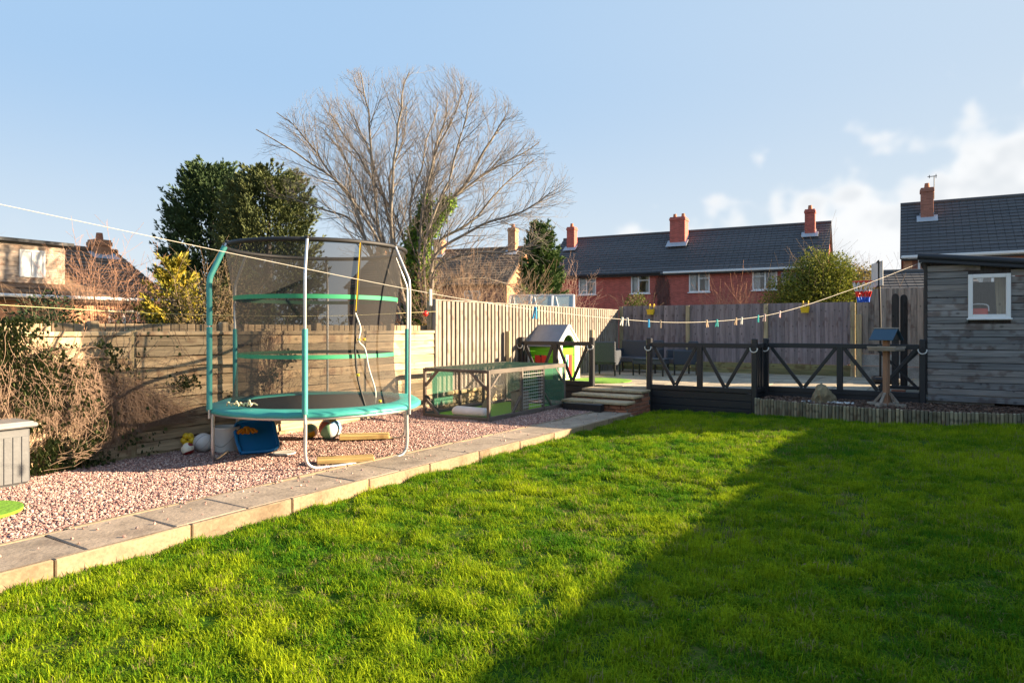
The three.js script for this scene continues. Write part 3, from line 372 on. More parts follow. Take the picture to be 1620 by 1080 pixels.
// ================================================================ THINGS IN THE GARDEN
const gpos = (u, v, y = GRV) => yd(u, v, y);
{ // trampoline with a net enclosure
  const o = thing('trampoline', 'teal edged trampoline with a tall black net enclosure', 'trampoline', V3(-2.4, GRV, -8.43));
  const ang = [10, 70, 130, 190, 250, 310].map((a) => a * Math.PI / 180), P = (a, r, y) => [Math.sin(a) * r, y, Math.cos(a) * r];
  const lathe = (pts, seg = 96) => new THREE.LatheGeometry(pts.map(([r, y]) => new THREE.Vector2(r, y)), seg);
  const wob = (g, k) => { const p = g.attributes.position; for (let i = 0; i < p.count; i++) { const x = p.getX(i), z = p.getZ(i), r = Math.hypot(x, z), a = Math.atan2(x, z), n = nz(a * 4 + 20, r * 3 + p.getY(i) * 2, 3, 91) - 0.5; if (r > 1.1) { p.setY(i, p.getY(i) + k * n * 1.2); p.setX(i, x * (1 + k * n * 0.3)); p.setZ(i, z * (1 + k * n * 0.3)); } else p.setY(i, p.getY(i) + k * 0.3 * n); } g.computeVertexNormals(); return g; };
  part('jumping_mat', lathe([[0, 0.585], [0.5, 0.588], [0.97, 0.6]]), M.jump, o);
  part('frame_tube', place(new THREE.TorusGeometry(1.22, 0.022, 10, 96), 0, 0.55, 0, Math.PI / 2), M.metal, o);
  part('edge_pad', wob(lathe([[0.96, 0.6], [0.965, 0.622], [1.05, 0.63], [1.17, 0.626], [1.235, 0.612], [1.262, 0.59], [1.262, 0.562], [1.252, 0.557]]), 0.035), M.teal, o);
  [[0, 1], [2, 3], [4, 5]].forEach(([i, j]) => { const a = ang[i], b = ang[j], A = P(a, 1.24, 0), B = P(b, 1.24, 0), lp = (t, y) => [mix(A[0], B[0], t), y, mix(A[2], B[2], t)]; part('leg', tube([lp(0, 0.55), lp(0, 0.4), lp(0, 0.16), lp(0.015, 0.08), lp(0.06, 0.03), lp(0.14, 0.012), lp(0.5, 0.008), lp(0.86, 0.012), lp(0.94, 0.03), lp(0.985, 0.08), lp(1, 0.16), lp(1, 0.4), lp(1, 0.55)], 0.02, 10, 90), M.metal, o); });
  ang.forEach((a, i) => { const pole = part('pole', tube([P(a, 1.275, 0.5), P(a, 1.275, 1.0), P(a, 1.275, 2.02), P(a, 1.265, 2.08), P(a, 1.24, 2.14), P(a, 1.1, 2.44), P(a, 1.085, 2.48)], 0.016, 10, 60), M.metal, o); part('cap', place(new THREE.SphereGeometry(0.024, 10, 8), ...P(a, 1.085, 2.485)), M.rim, pole);
    const full = i === 5, r = 0.031; if (i === 1 || i === 3) return; part('foam_sleeve', tube([P(a, 1.275, 0.6), P(a, 1.275, 1.1), P(a, 1.275, full ? 1.52 : 1.5)], r, 12, 20), M.foam, pole); if (full) part('foam_sleeve', tube([P(a, 1.275, 1.54), P(a, 1.275, 1.8), P(a, 1.275, 2.02), P(a, 1.265, 2.08), P(a, 1.24, 2.14), P(a, 1.11, 2.43)], r, 12, 40), M.foam, pole); });
  const net = (y0, y1, e = 0) => { const f = (y) => (0.925 + 0.145 * Math.pow(Math.max(0, (y - 1.25) / 1.22), 1.7) + 0.075 * Math.pow(Math.max(0, (1.25 - y) / 0.63), 2)) + e, pts = []; for (let k = 0; k <= 16; k++) { const y = mix(y0, y1, k / 16); pts.push([f(y), y]); } return lathe(pts); };
  part('net', net(0.62, 2.47), M.mesh, o);
  part('green_band', net(1.835, 1.882, 0.004), M.green, o); part('green_band', net(1.165, 1.21, 0.004), M.green, o);
  part('top_rim', place(new THREE.TorusGeometry(1.07, 0.026, 10, 96), 0, 2.47, 0, Math.PI / 2), M.rim, o);
  const zipA = 0.72; part('zip_edge', tube([P(zipA, 1.085, 2.46), P(zipA, 0.985, 1.7), P(zipA - 0.01, 0.965, 1.3), P(zipA + 0.02, 0.97, 0.95), P(zipA + 0.1, 1.0, 0.63)], 0.012, 6, 40), M.rim, o); part('zip_edge', tube([P(zipA - 0.015, 1.09, 2.46), P(zipA - 0.015, 0.99, 1.7)], 0.005, 6, 20), M.yellow, o);
  part('door_strap', tube([P(zipA - 0.02, 0.99, 1.68), P(zipA + 0.04, 1.0, 1.5), P(zipA + 0.02, 1.0, 1.36), P(zipA + 0.1, 0.99, 1.28), P(zipA + 0.16, 0.99, 1.05), P(zipA + 0.26, 0.99, 0.78), P(zipA + 0.3, 0.95, 0.63)], 0.009, 6, 60), M.whiteDull, o);
  for (const [da, y] of [[0.02, 1.38], [0.09, 1.38], [0.01, 0.98], [0.33, 0.66]]) part('clip', bx(0.035, 0.03, 0.025, ...P(zipA + da, 0.995, y)), M.yellow, o);
}
{ const g = []; for (let k = 0; k < 7; k++) g.push(tube([[-0.16 + k * 0.045, 0.01, gauss() * 0.04], [-0.14 + k * 0.045, 0.04 + R() * 0.04, gauss() * 0.05], [-0.1 + k * 0.045, 0.015, gauss() * 0.06]], 0.009, 7, 10)); solo('cloth_glove', 'crumpled cream glove lying on the trampoline edge pad', 'glove', g, mat([0.62, 0.56, 0.36]), V3(-2.97, GRV + 0.645, -7.49)); }
// ---- toys and lumber beneath the trampoline
function ballOf(name, label, pos, r, cols) { const g = new THREE.SphereGeometry(r, 28, 20); const t = colourTex(128, (x, y) => cols(x, y)); const o = solo(name, label, 'ball', g, mat([1, 1, 1], { map: t, roughness: 0.4 }), pos.clone().setY(pos.y + r * 0.96), R() * 6, 'balls under the trampoline', false); o.rotation.set(R(), R() * 6, R()); return o; }
ballOf('small_ball', 'small white and maroon ball on the gravel under the trampoline', V3(-3.86, GRV, -8.12), 0.075, (x, y) => (vnoise(x * 6, y * 4, 6, 4, 5) > 0.6 ? [0.25, 0.02, 0.02] : [0.8, 0.75, 0.6]));
ballOf('large_ball', 'large scuffed white ball beside the white bucket', V3(-3.78, GRV, -8.35), 0.115, (x, y) => (Math.abs(((x * 6) % 1) - 0.5) < 0.04 ? [0.4, 0.4, 0.4] : [0.68, 0.67, 0.64]));
ballOf('toy_ball', 'yellow and green striped ball under the trampoline', V3(-2.78, GRV, -9.4), 0.1, (x, y) => (y > 0.62 ? [0.2, 0.4, 0.3] : (x * 4) % 1 < 0.3 ? [0.7, 0.72, 0.6] : [0.8, 0.5, 0.05]));
ballOf('beach_ball', 'multicoloured panelled beach ball under the trampoline', V3(-2.48, GRV, -9.3), 0.15, (x, y) => { const k = Math.floor(x * 6) % 6; return [[0.75, 0.77, 0.8], [0.2, 0.45, 0.75], [0.8, 0.6, 0.1], [0.7, 0.72, 0.75], [0.6, 0.2, 0.15], [0.25, 0.5, 0.3]][k]; });
{ const o = thing('plastic_bucket', 'white plastic bucket with a wire handle under the trampoline', 'bucket', V3(-3.53, GRV, -8.42)); part('body', new THREE.LatheGeometry([[0.0, 0.01], [0.12, 0.01], [0.128, 0.0], [0.155, 0.27], [0.166, 0.272], [0.166, 0.3], [0.155, 0.3], [0.15, 0.28], [0.118, 0.02]].map((p) => new THREE.Vector2(...p)), 36), M.whiteDull, o); part('handle', tube([[-0.165, 0.27, 0.02], [-0.12, 0.15, 0.15], [0.0, 0.07, 0.165], [0.12, 0.15, 0.15], [0.165, 0.27, 0.02]], 0.004, 6, 24), M.wire, o); }
{ const o = thing('plastic_sledge', 'blue plastic toboggan propped up under the trampoline', 'sledge', V3(-3.08, GRV + 0.02, -8.3), 0.35); const sh = new THREE.Shape(); sh.moveTo(-0.2, 0); sh.lineTo(0.2, 0); sh.quadraticCurveTo(0.23, 0.25, 0.2, 0.52); sh.quadraticCurveTo(0, 0.58, -0.2, 0.52); sh.quadraticCurveTo(-0.23, 0.25, -0.2, 0); const base = new THREE.ExtrudeGeometry(sh, { depth: 0.012, bevelEnabled: true, bevelSize: 0.008, bevelThickness: 0.006, bevelSegments: 2 }); const tilt = -0.98; part('body', place(base, 0, 0.0, 0.12, tilt, 0, 0.12), M.blue, o); const ed = [[-0.2, 0, 0.03], [0.2, 0, 0.03], [0.225, 0.25, 0.03], [0.2, 0.52, 0.03], [0, 0.56, 0.03], [-0.2, 0.52, 0.03], [-0.225, 0.25, 0.03], [-0.2, 0, 0.03]]; part('raised_rim', place(tube(ed, 0.022, 8, 70), 0, 0, 0.12, tilt, 0, 0.12), M.blue, o); }
{ const g = []; for (let k = 0; k < 5; k++) { const a = k * 0.5 - 0.9; g.push(tube([[0, 0, 0], [Math.sin(a) * 0.07, 0.02, Math.cos(a) * 0.07], [Math.sin(a) * 0.13, -0.01, Math.cos(a) * 0.13]], 0.02, 8, 8)); } g.push(place(new THREE.SphereGeometry(0.05, 12, 8), 0, 0.01, 0)); solo('rubber_glove', 'orange rubber glove draped on the blue toboggan', 'glove', g, M.orange, V3(-3.23, GRV + 0.26, -8.3), 0.4); }
{ const g = []; for (let k = 0; k < 6; k++) { const a = k * 1.047; g.push(place(new THREE.SphereGeometry(0.042, 10, 8), Math.cos(a) * 0.05, 0.13 + 0.06 * Math.sin(a), 0.02)); } g.push(place(new THREE.SphereGeometry(0.06, 12, 10), 0, 0.07, 0)); solo('soft_toy', 'yellow soft toy behind the maroon and white ball', 'soft toy', g, M.yellow, V3(-3.98, GRV, -8.4)); }
solo('timber_offcut', 'yellowish timber offcut lying on gravel beside the path', 'timber', [bx(0.62, 0.055, 0.19, 0, 0.03, 0, 0, 0, 0, 0.008)], M.sleeper[2], V3(-1.86, GRV + 0.015, -7.62), 0.28, 'timber offcuts under the trampoline');
solo('timber_offcut', 'yellowish timber offcut on gravel close to the beach ball', 'timber', [bx(0.66, 0.06, 0.24, 0, 0.03, 0, 0, 0, 0, 0.008)], M.sleeper[3], V3(-2.0, GRV + 0.015, -9.25), 0.2, 'timber offcuts under the trampoline');
solo('frisbee', 'pale round flying disc lying on the gravel by the toboggan', 'frisbee', [new THREE.LatheGeometry([[0, 0.012], [0.1, 0.012], [0.13, 0.02], [0.135, 0.006], [0.12, 0.0]].map((p) => new THREE.Vector2(...p)), 28)], M.whiteDull, V3(-2.72, GRV + 0.01, -8.15));
// ---- storage box and turf mat by the fence
{ const o = thing('storage_box', 'grey ribbed plastic storage box with a pale lid', 'storage box', gpos(-7.71, 2.45), ALONG_V); part('body', bx(1.2, 0.54, 0.44, 0, 0.28, 0, 0, 0, 0, 0.02), M.boxGrey, o); for (let k = 0; k < 16; k++) part('rib', bx(0.058, 0.44, 0.012, -0.55 + k * 0.0735, 0.25, 0.222, 0, 0, 0, 0.003), M.boxGrey, o); part('lid', [bx(1.3, 0.045, 0.52, 0, 0.575, 0.01, 0, 0, 0, 0.015), bx(1.24, 0.02, 0.47, 0, 0.6, 0.01, 0, 0, 0, 0.008)], M.lidGrey, o); part('foot', bx(1.1, 0.04, 0.4, 0, 0.02, 0), M.boxGrey, o); }
{ const sh = new THREE.Shape(); sh.moveTo(-0.9, -0.35); sh.lineTo(0.1, -0.35); sh.absarc(0.1, 0, 0.35, -Math.PI / 2, Math.PI / 2); sh.lineTo(-0.9, 0.35); const g = new THREE.ExtrudeGeometry(sh, { depth: 0.025, bevelEnabled: false }); g.rotateX(-Math.PI / 2); solo('turf_mat', 'rounded piece of bright artificial turf on the gravel', 'mat', [g], M.turf, gpos(-6.65, 2.18, GRV + 0.005), ALONG_V); }
// ---- rabbit run
{ const o = thing('rabbit_run', 'long timber pet run with wire sides and green netting on top', 'pet run', gpos(-7.57, 9.05, GRV + 0.01), ALONG_U); const W = 1.33, H = 0.82, L = 2.55, t = 0.05;
  // local x across, z towards the lawn end; the run goes back along -z
  for (const x of [0, W]) for (const z of [0, -1.0, -1.75, -L]) part('upright', bx(t, H, t, x, H / 2, z), M.runWoodY, o);
  for (const z of [0, -L]) for (const y of [0.025, H - 0.025]) part('cross_rail', bx(W - t, t, t, W / 2, y, z), M.runWood, o);
  for (const x of [0, W]) for (const y of [0.03, H - 0.03]) part('side_rail', bx(0.045, 0.075, L - t, x, y, -L / 2), M.runWood, o);
  for (const [a, b] of [[[0.02, 0.3, 0.0], [0.3, 0.04, 0.0]], [[0.02, H - 0.3, 0], [0.28, H - 0.04, 0]], [[W - 0.02, H - 0.32, 0], [W - 0.36, H - 0.04, 0]], [[W, H - 0.3, -0.03], [W, H - 0.05, -0.32]], [[W, 0.06, -0.72], [W, 0.33, -0.98]], [[W, 0.06, -2.05], [W, 0.33, -1.78]], [[W, H - 0.06, -2.2], [W, H - 0.36, -2.5]], [[0, 0.06, -0.35], [0, 0.34, -0.05]]]) part('brace', bar(a, b, 0.05, 0.035), M.runWoodY, o);
  const crossMesh = (w, h, s, r) => { const k = new Wires(); for (let c = -h; c < w; c += s) { const x0 = Math.max(0, c), y0 = x0 - c, x1 = Math.min(w, c + h), y1 = x1 - c; if (x1 - x0 > 0.01) { k.tube([V3(x0, y0, 0), V3(x1, y1, 0)], r, 3); k.tube([V3(w - x0, y0, 0.002), V3(w - x1, y1, 0.002)], r, 3); } } return k.geo(); };
  part('wire_mesh', place(crossMesh(1.0, H - 0.1, 0.045, 0.0013), W + 0.01, 0.06, 0, 0, Math.PI / 2), M.wire, o); part('wire_mesh', place(crossMesh(W - 0.1, H - 0.1, 0.045, 0.0012), 0.05, 0.06, -L + 0.0), M.wire, o); part('wire_mesh', place(crossMesh(L, H - 0.1, 0.05, 0.0012), -0.01, 0.06, 0, 0, Math.PI / 2), M.wire, o);
  { const k = new Wires(); for (let y = 0.12; y < H - 0.05; y += 0.058) k.tube([V3(W + 0.015, y, -1.0), V3(W + 0.015, y, -1.75)], 0.004, 4); for (let z = -1.05; z > -1.75; z -= 0.07) k.tube([V3(W + 0.012, 0.08, z), V3(W + 0.012, H - 0.06, z)], 0.0015, 3); part('welded_grid', k.geo(), M.whiteDull, o); }
  part('top_netting', place(crossMesh(W, L, 0.085, 0.0017), 0, H + 0.005, -L, Math.PI / 2), mat([0.04, 0.13, 0.1], { roughness: 0.7 }), o);
  for (const g of [plain(0.003, H - 0.1, 0.75, W + 0.018, H / 2, -2.15), plain(0.75, H - 0.15, 0.003, 0.4, H / 2, -L + 0.03), plain(0.003, 0.6, 0.6, 0.03, 0.45, -0.45)]) part('side_netting', g, M.greenNet, o);
  part('turf_floor', plain(W - 0.06, 0.012, L - 0.06, W / 2, 0.012, -L / 2), M.turf, o);
}
{ const g = new THREE.CapsuleGeometry(0.1, 0.52, 8, 20); g.rotateZ(Math.PI / 2); g.scale(1, 0.85, 1.1); const p = g.attributes.position; for (let i = 0; i < p.count; i++) { const n = nz(p.getX(i) * 9 + 4, p.getY(i) * 9 + p.getZ(i) * 7, 3, 33) - 0.5; p.setY(i, p.getY(i) * (1 + 0.25 * n)); } g.computeVertexNormals(); solo('fabric_tunnel', 'white padded roll lying on turf inside the pet run', 'pet bed', [g], mat([0.7, 0.7, 0.7], FN), gpos(-6.72, 9.22, GRV + 0.115), ALONG_U + 0.05); }
solo('pet_ramp', 'grey boards leaning like a ramp inside the pet run', 'ramp', [bx(0.12, 0.5, 0.03, 0, 0.24, 0, 0, 0, -0.55), bx(0.2, 0.34, 0.3, 0.3, 0.18, -0.55), bx(0.24, 0.02, 0.34, 0.3, 0.37, -0.55, 0, 0, 0.35)], M.weatheredY, gpos(-6.85, 9.95, GRV + 0.025), ALONG_U);
// ---- playhouse
{ const o = thing('playhouse', 'green and white toy playhouse with a grey roof and red shutters', 'playhouse', yd(-7.93, 13.05, PAT), ALONG_U); const L = 0.72, D = 1.08, E = 0.78, T = 1.2; // x along u, z = -v
  for (let k = 0; k < 6; k++) part('wall_plank', bx(L - 0.06, 0.128, 0.03, L / 2, 0.07 + k * 0.13, -0.015, 0, 0, 0, 0.012), M.limeGreen, o);
  part('back_wall', [plain(L - 0.06, E, 0.02, L / 2, E / 2, -D + 0.01), plain(0.02, E, D - 0.04, 0.01, E / 2, -D / 2)], M.limeGreen, o);
  part('corner_trim', bx(0.07, E + 0.04, 0.07, L - 0.01, E / 2, 0.0, 0, 0, 0, 0.02), M.whiteDull, o); part('corner_trim', bx(0.06, E + 0.04, 0.06, 0.02, E / 2, 0.0, 0, 0, 0, 0.02), M.whiteDull, o);
  const wn = part('window', bx(0.2, 0.3, 0.02, L * 0.5, 0.42, 0.005), M.dark, o); for (const s of [-1, 1]) { const sh = new THREE.Shape(); sh.moveTo(0, 0); sh.lineTo(0.14, 0); sh.lineTo(0.14, 0.24); sh.quadraticCurveTo(0.1, 0.31, 0.06, 0.29); sh.quadraticCurveTo(0.03, 0.27, 0, 0.3); part('shutter', place(new THREE.ExtrudeGeometry(sh, { depth: 0.02, bevelEnabled: true, bevelSize: 0.006, bevelThickness: 0.006, bevelSegments: 1 }), L * 0.5 + (s < 0 ? -0.155 : 0.015), 0.27, 0.015), M.red, wn); }
  // gable with an arched doorway, facing the patio
  const gs = new THREE.Shape(); gs.moveTo(0, 0); gs.lineTo(D, 0); gs.lineTo(D, E); gs.lineTo(D / 2, T); gs.lineTo(0, E); const hole = new THREE.Path(); hole.moveTo(D / 2 - 0.3, 0.04); hole.lineTo(D / 2 + 0.3, 0.04); hole.lineTo(D / 2 + 0.3, 0.72); hole.absarc(D / 2, 0.72, 0.3, 0, Math.PI, false); hole.lineTo(D / 2 - 0.3, 0.04); gs.holes.push(hole);
  const gg = new THREE.ExtrudeGeometry(gs, { depth: 0.04, bevelEnabled: true, bevelSize: 0.01, bevelThickness: 0.008, bevelSegments: 2, curveSegments: 20 }); gg.rotateY(Math.PI / 2); gg.translate(L - 0.02, 0, 0); part('gable', gg, M.whiteDull, o);
  for (let k = 0; k < 4; k++) part('door_plank', bx(0.02, 0.165, 0.58, L - 0.01, 0.13 + k * 0.17, -D / 2, 0, 0, 0, 0.01), k === 3 ? M.limeGreen : M.limeGreen, o);
  part('door_panel', bx(0.02, 0.5, 0.15, L + 0.012, 0.32, -D / 2 - 0.1, 0, 0, 0, 0.03), M.red, o); part('door_panel', bx(0.02, 0.5, 0.13, L + 0.012, 0.32, -D / 2 + 0.06, 0, 0, 0, 0.03), M.white, o); part('door_handle', bx(0.03, 0.28, 0.04, L + 0.03, 0.34, -D / 2 + 0.07, 0, 0, 0, 0.008), M.teal, o);
  const slope = Math.atan2(T - E, D / 2), rl = Math.hypot(D / 2, T - E) + 0.1; for (const s of [-1, 1]) { const g = cbox(L + 0.1, 0.035, rl, 0.012); part('roof', place(g, L / 2 - 0.04, (E + T) / 2 + 0.01 - 0.0, -D / 2 + s * (D / 4 + 0.02), s * slope, 0, 0), M.plasticGrey, o); }
  part('gable_trim', [bar([L + 0.03, E - 0.06, 0.08], [L + 0.03, T + 0.04, -D / 2], 0.05, 0.06, 0.015), bar([L + 0.03, E - 0.06, -D - 0.08], [L + 0.03, T + 0.04, -D / 2], 0.05, 0.06, 0.015)], M.whiteDull, o);
}
solo('turf_mat', 'green artificial turf mat on the patio in front of the playhouse', 'mat', [place(new THREE.CylinderGeometry(0.75, 0.75, 0.012, 40), 0, 0.006, 0)], M.turf, yd(-6.55, 13.75, PAT + 0.004));
// ---- rattan furniture
function seatOf(name, label, W, pos, turn, group) { const o = thing(name, label, name === 'patio_sofa' ? 'sofa' : 'armchair', pos, turn, group); const D = 0.62; for (const x of [-W / 2 + 0.03, W / 2 - 0.03]) for (const z of [-D / 2 + 0.03, D / 2 - 0.03]) part('leg', bx(0.035, 0.3, 0.035, x, 0.15, z), M.blackMetal, o); part('seat', bx(W - 0.1, 0.14, D - 0.08, 0, 0.34, 0.02, 0, 0, 0, 0.02), M.rattan, o); part('backrest', bx(W - 0.02, 0.52, 0.07, 0, 0.58, -D / 2 + 0.03, -0.08, 0, 0, 0.02), M.rattan, o); for (const s of [-1, 1]) part('armrest', bx(0.06, 0.36, D - 0.06, s * (W / 2 - 0.03), 0.44, 0.03, 0, 0, 0, 0.02), M.rattan, o); return o; }
seatOf('patio_sofa', 'dark woven two-seat patio sofa against the back fence', 1.2, yd(-6.95, 17.1, PAT), ALONG_U);
seatOf('patio_armchair', 'dark woven armchair turned with its back to the railing', 0.58, yd(-7.15, 15.55, PAT), ALONG_U + Math.PI + 0.2, 'woven patio armchairs');
seatOf('patio_armchair', 'dark woven armchair on the far side of the low table', 0.58, yd(-5.65, 16.75, PAT), ALONG_U - 0.9, 'woven patio armchairs');
{ const o = thing('patio_table', 'low dark woven table between the sofa and armchairs', 'table', yd(-6.2, 16.05, PAT), ALONG_U); for (const x of [-0.38, 0.38]) for (const z of [-0.2, 0.2]) part('leg', bx(0.035, 0.3, 0.035, x, 0.15, z), M.blackMetal, o); part('apron', bx(0.8, 0.12, 0.45, 0, 0.34, 0, 0, 0, 0, 0.015), M.rattan, o); part('tabletop', bx(0.84, 0.02, 0.49, 0, 0.41, 0, 0, 0, 0, 0.006), M.rattan, o); }
// ---- yellow planters hooked over the back fence
for (const [u, l] of [[-7.0, 'yellow hanging trough planter on the back fence above the sofa'], [-2.99, 'yellow hanging trough planter on the back fence near the shed']]) { const o = thing('fence_planter', l, 'planter', yd(u, BV - 0.03, 2.24), ALONG_U, 'yellow planters on the back fence'); part('trough', new THREE.CylinderGeometry(0.15, 0.115, 0.15, 4, 1), M.yellow, o).scale.set(1, 1, 0.6); const tr = o.children[0]; tr.geometry.rotateY(Math.PI / 4); tr.position.set(0, -0.17, 0.11); for (const x of [-0.06, 0.06]) part('hook', tube([[x, -0.1, 0.03], [x, 0.03, 0.03], [x, 0.05, 0.0], [x, 0.03, -0.03], [x, -0.06, -0.03]], 0.01, 6, 20), M.yellow, o); part('soil', plain(0.2, 0.01, 0.1, 0, -0.105, 0.11), M.dark, o); }
// ---- washing lines and pegs
const linePts = [[-0.1, 3.15], [0, 2.84], [0.192, 2.34], [0.3845, 1.897], [0.456, 1.78], [0.532, 1.7], [0.591, 1.672], [0.664, 1.717], [0.727, 1.825], [0.8455, 2.19], [1, 2.735]].map(([t, y]) => yd(-5.8 + 5.45 * t, -1 + 14.45 * t, y)), lineCurve = new THREE.CatmullRomCurve3(linePts, false, 'centripetal');
solo('washing_line', 'white washing line sagging across the garden to the shed roof', 'washing line', [new Wires().tube(lineCurve.getPoints(160), 0.0024, 6).geo()], M.rope, V3(0, 0, 0));
{ const c = new THREE.CatmullRomCurve3([[-7.55, 2.72, 1.83], [-7.65, 4.5, 1.775], [-7.8, 7, 1.79], [-7.9, 9.83, 1.92]].map((p) => yd(p[0], p[1], p[2]))); solo('thin_washing_line', 'thin yellowed washing line stretched along the waney fence', 'washing line', [new Wires().tube(c.getPoints(60), 0.0022, 6).geo()], M.ropeYellow, V3(0, 0, 0)); const b = c.getPoint(0.955); solo('line_bauble', 'small red ball hanging on the thin washing line', 'ornament', [place(new THREE.SphereGeometry(0.05, 16, 12), 0, -0.03, 0)], M.red, b); }
solo('line_post', 'pale wooden post holding the thin washing line', 'post', [bx(0.08, 1.9, 0.08, 0, 0.95, 0, 0, 0, 0, 0.01)], M.post, gpos(-7.5, 2.66, GRV - 0.02), ALONG_U);
{ const tOf = (target) => { let best = 0, bd = 9; for (let i = 0; i <= 600; i++) { const p = lineCurve.getPoint(i / 600); if (p.z > -1) continue; const d = Math.abs(p.x / -p.z - target); if (d < bd) { bd = d; best = i / 600; } } return best; };
  const colours = { white: mat([0.75, 0.74, 0.7], { roughness: 0.5 }), blue: mat([0.02, 0.3, 0.6], { roughness: 0.45 }), teal: mat([0.02, 0.42, 0.4], { roughness: 0.45 }), pink: mat([0.75, 0.5, 0.48], { roughness: 0.5 }), wood: mat([0.5, 0.36, 0.24], { roughness: 0.8 }) };
  const list = [[-0.117, 'white', 1.6, 'long white clothes peg above the end of the tall fence'], [0.035, 'blue', 1.3, 'bright blue clothes peg hanging over the tall fence'], [0.162, 'white', 1, 'white clothes peg hanging in a close pair', 1], [0.17, 'white', 1, 'white clothes peg hanging in a close pair', 1], [0.201, 'blue', 1, 'blue clothes peg below the yellow planter above the sofa'], [0.218, 'wood', 1, 'brown clothes peg beside the blue peg'], [0.285, 'wood', 1, 'brown clothes peg beside a teal peg'], [0.3, 'teal', 1, 'teal clothes peg between two brown pegs'], [0.329, 'wood', 1, 'tilted brown clothes peg beside a cream peg'], [0.3375, 'white', 1, 'cream clothes peg between a brown and a teal peg'], [0.361, 'teal', 1.05, 'teal clothes peg clipped beside a pink peg'], [0.37, 'pink', 1.1, 'pink clothes peg clipped beside a teal peg'], [0.393, 'pink', 1, 'single pink clothes peg highest on the washing line']];
  for (const [r, c, s, l, twin] of list) { const p = lineCurve.getPoint(tOf(r)), o = thing('clothes_peg', l, 'clothes peg', p, R() * 3, 'pegs on the washing line'); for (const k of [-1, 1]) part('prong', bar([k * 0.004, 0.02, 0], [k * 0.013, -0.06, 0], 0.008, 0.012, 0.002), colours[c], o); part('spring', place(new THREE.TorusGeometry(0.007, 0.0025, 6, 12), 0, -0.012, 0), M.wire, o); o.scale.setScalar(s * 1.12); o.rotation.z = gauss() * 0.25; } }
// ---- bird table, rock, pebbles
{ const o = thing('bird_table', 'wooden bird table with a small blue-grey pitched roof', 'bird table', yd(-0.86, 12.72, 0.335), -0.95); part('post', bx(0.085, 1.08, 0.085, 0, 0.54, 0, 0, 0, 0, 0.01), mat([0.4, 0.22, 0.13], WY), o); part('tray', bx(0.44, 0.05, 0.34, 0, 0.93, 0, 0, 0, 0, 0.01), M.weathered, o); part('tray_edge', [bx(0.46, 0.03, 0.02, 0, 0.965, 0.17), bx(0.46, 0.03, 0.02, 0, 0.965, -0.17)], M.weathered, o); for (const s of [-1, 1]) part('roof_board', place(cbox(0.38, 0.015, 0.27, 0.004), 0, 1.175, s * 0.092, s * 0.8), mat([0.03, 0.07, 0.11], { roughness: 0.45 }), o); part('ridge', bx(0.4, 0.02, 0.04, 0, 1.275, 0), M.weathered, o); { const t = new THREE.Shape(); t.moveTo(-0.16, 0); t.lineTo(0.16, 0); t.lineTo(0, 0.17); for (const x of [-0.14, 0.13]) part('gable_board', place(new THREE.ExtrudeGeometry(t, { depth: 0.012, bevelEnabled: false }), x, 1.085, 0, 0, Math.PI / 2), M.darkWood, o); } part('roof_support', bx(0.03, 0.2, 0.03, 0, 1.13, 0), M.darkWood, o);
  for (let k = 0; k < 4; k++) { const a = k * Math.PI / 2; part('foot', bx(0.26, 0.05, 0.07, Math.cos(a) * 0.17, 0.025, Math.sin(a) * 0.17, 0, -a), M.weathered, o); part('foot_brace', bar([Math.cos(a) * 0.19, 0.05, Math.sin(a) * 0.19], [Math.cos(a) * 0.05, 0.22, Math.sin(a) * 0.05], 0.045, 0.03), M.weatheredY, o); } }
{ const g = new THREE.IcosahedronGeometry(0.2, 3), p = g.attributes.position; for (let i = 0; i < p.count; i++) { const x = p.getX(i), y = p.getY(i), z = p.getZ(i), n = nz(x * 9 + 9, y * 9 + z * 8, 3, 71), m2 = nz(x * 22 + 3, y * 22 + z * 19, 2, 72), f = 0.45 + 1.05 * n + 0.18 * m2; p.setXYZ(i, x * f * 1.05, Math.max(-0.1, y * f * (0.75 + 0.55 * smooth(-0.12, 0.06, -x))), z * f * 0.85); } g.computeVertexNormals(); solo('rock', 'rounded brown rock sitting on the bark bed', 'rock', [g], M.rock, yd(-1.8, 12.75, 0.41), 0.5); }
{ const g = new THREE.SphereGeometry(1, 8, 6), n = 130, im = new THREE.InstancedMesh(g, new THREE.MeshStandardMaterial({ color: 0xffffff, roughness: 0.7 }), n), m4 = new THREE.Matrix4(), q = new THREE.Quaternion(), s = V3(1, 1, 1), col = new THREE.Color(); for (let i = 0; i < n; i++) { const u = -1.75 + gauss() * 0.38, v = 12.58 + Math.abs(gauss()) * 0.16; q.setFromEuler(new THREE.Euler(gauss() * 0.2, R() * 6, gauss() * 0.2)); const a = rr(0.012, 0.032); s.set(a, a * 0.6, a * 0.8); m4.compose(yd(u, v, 0.335 + rr(0.01, 0.03)), q, s); im.setMatrixAt(i, m4); const c = R() < 0.65 ? rr(0.45, 0.7) : rr(0.1, 0.25); col.setRGB(c, c * 0.98, c * 0.95); im.setColorAt(i, col); } im.name = 'pebbles'; im.userData = { kind: 'stuff', label: 'scatter of white and grey pebbles around the rock' }; im.castShadow = im.receiveShadow = true; scene.add(im); }
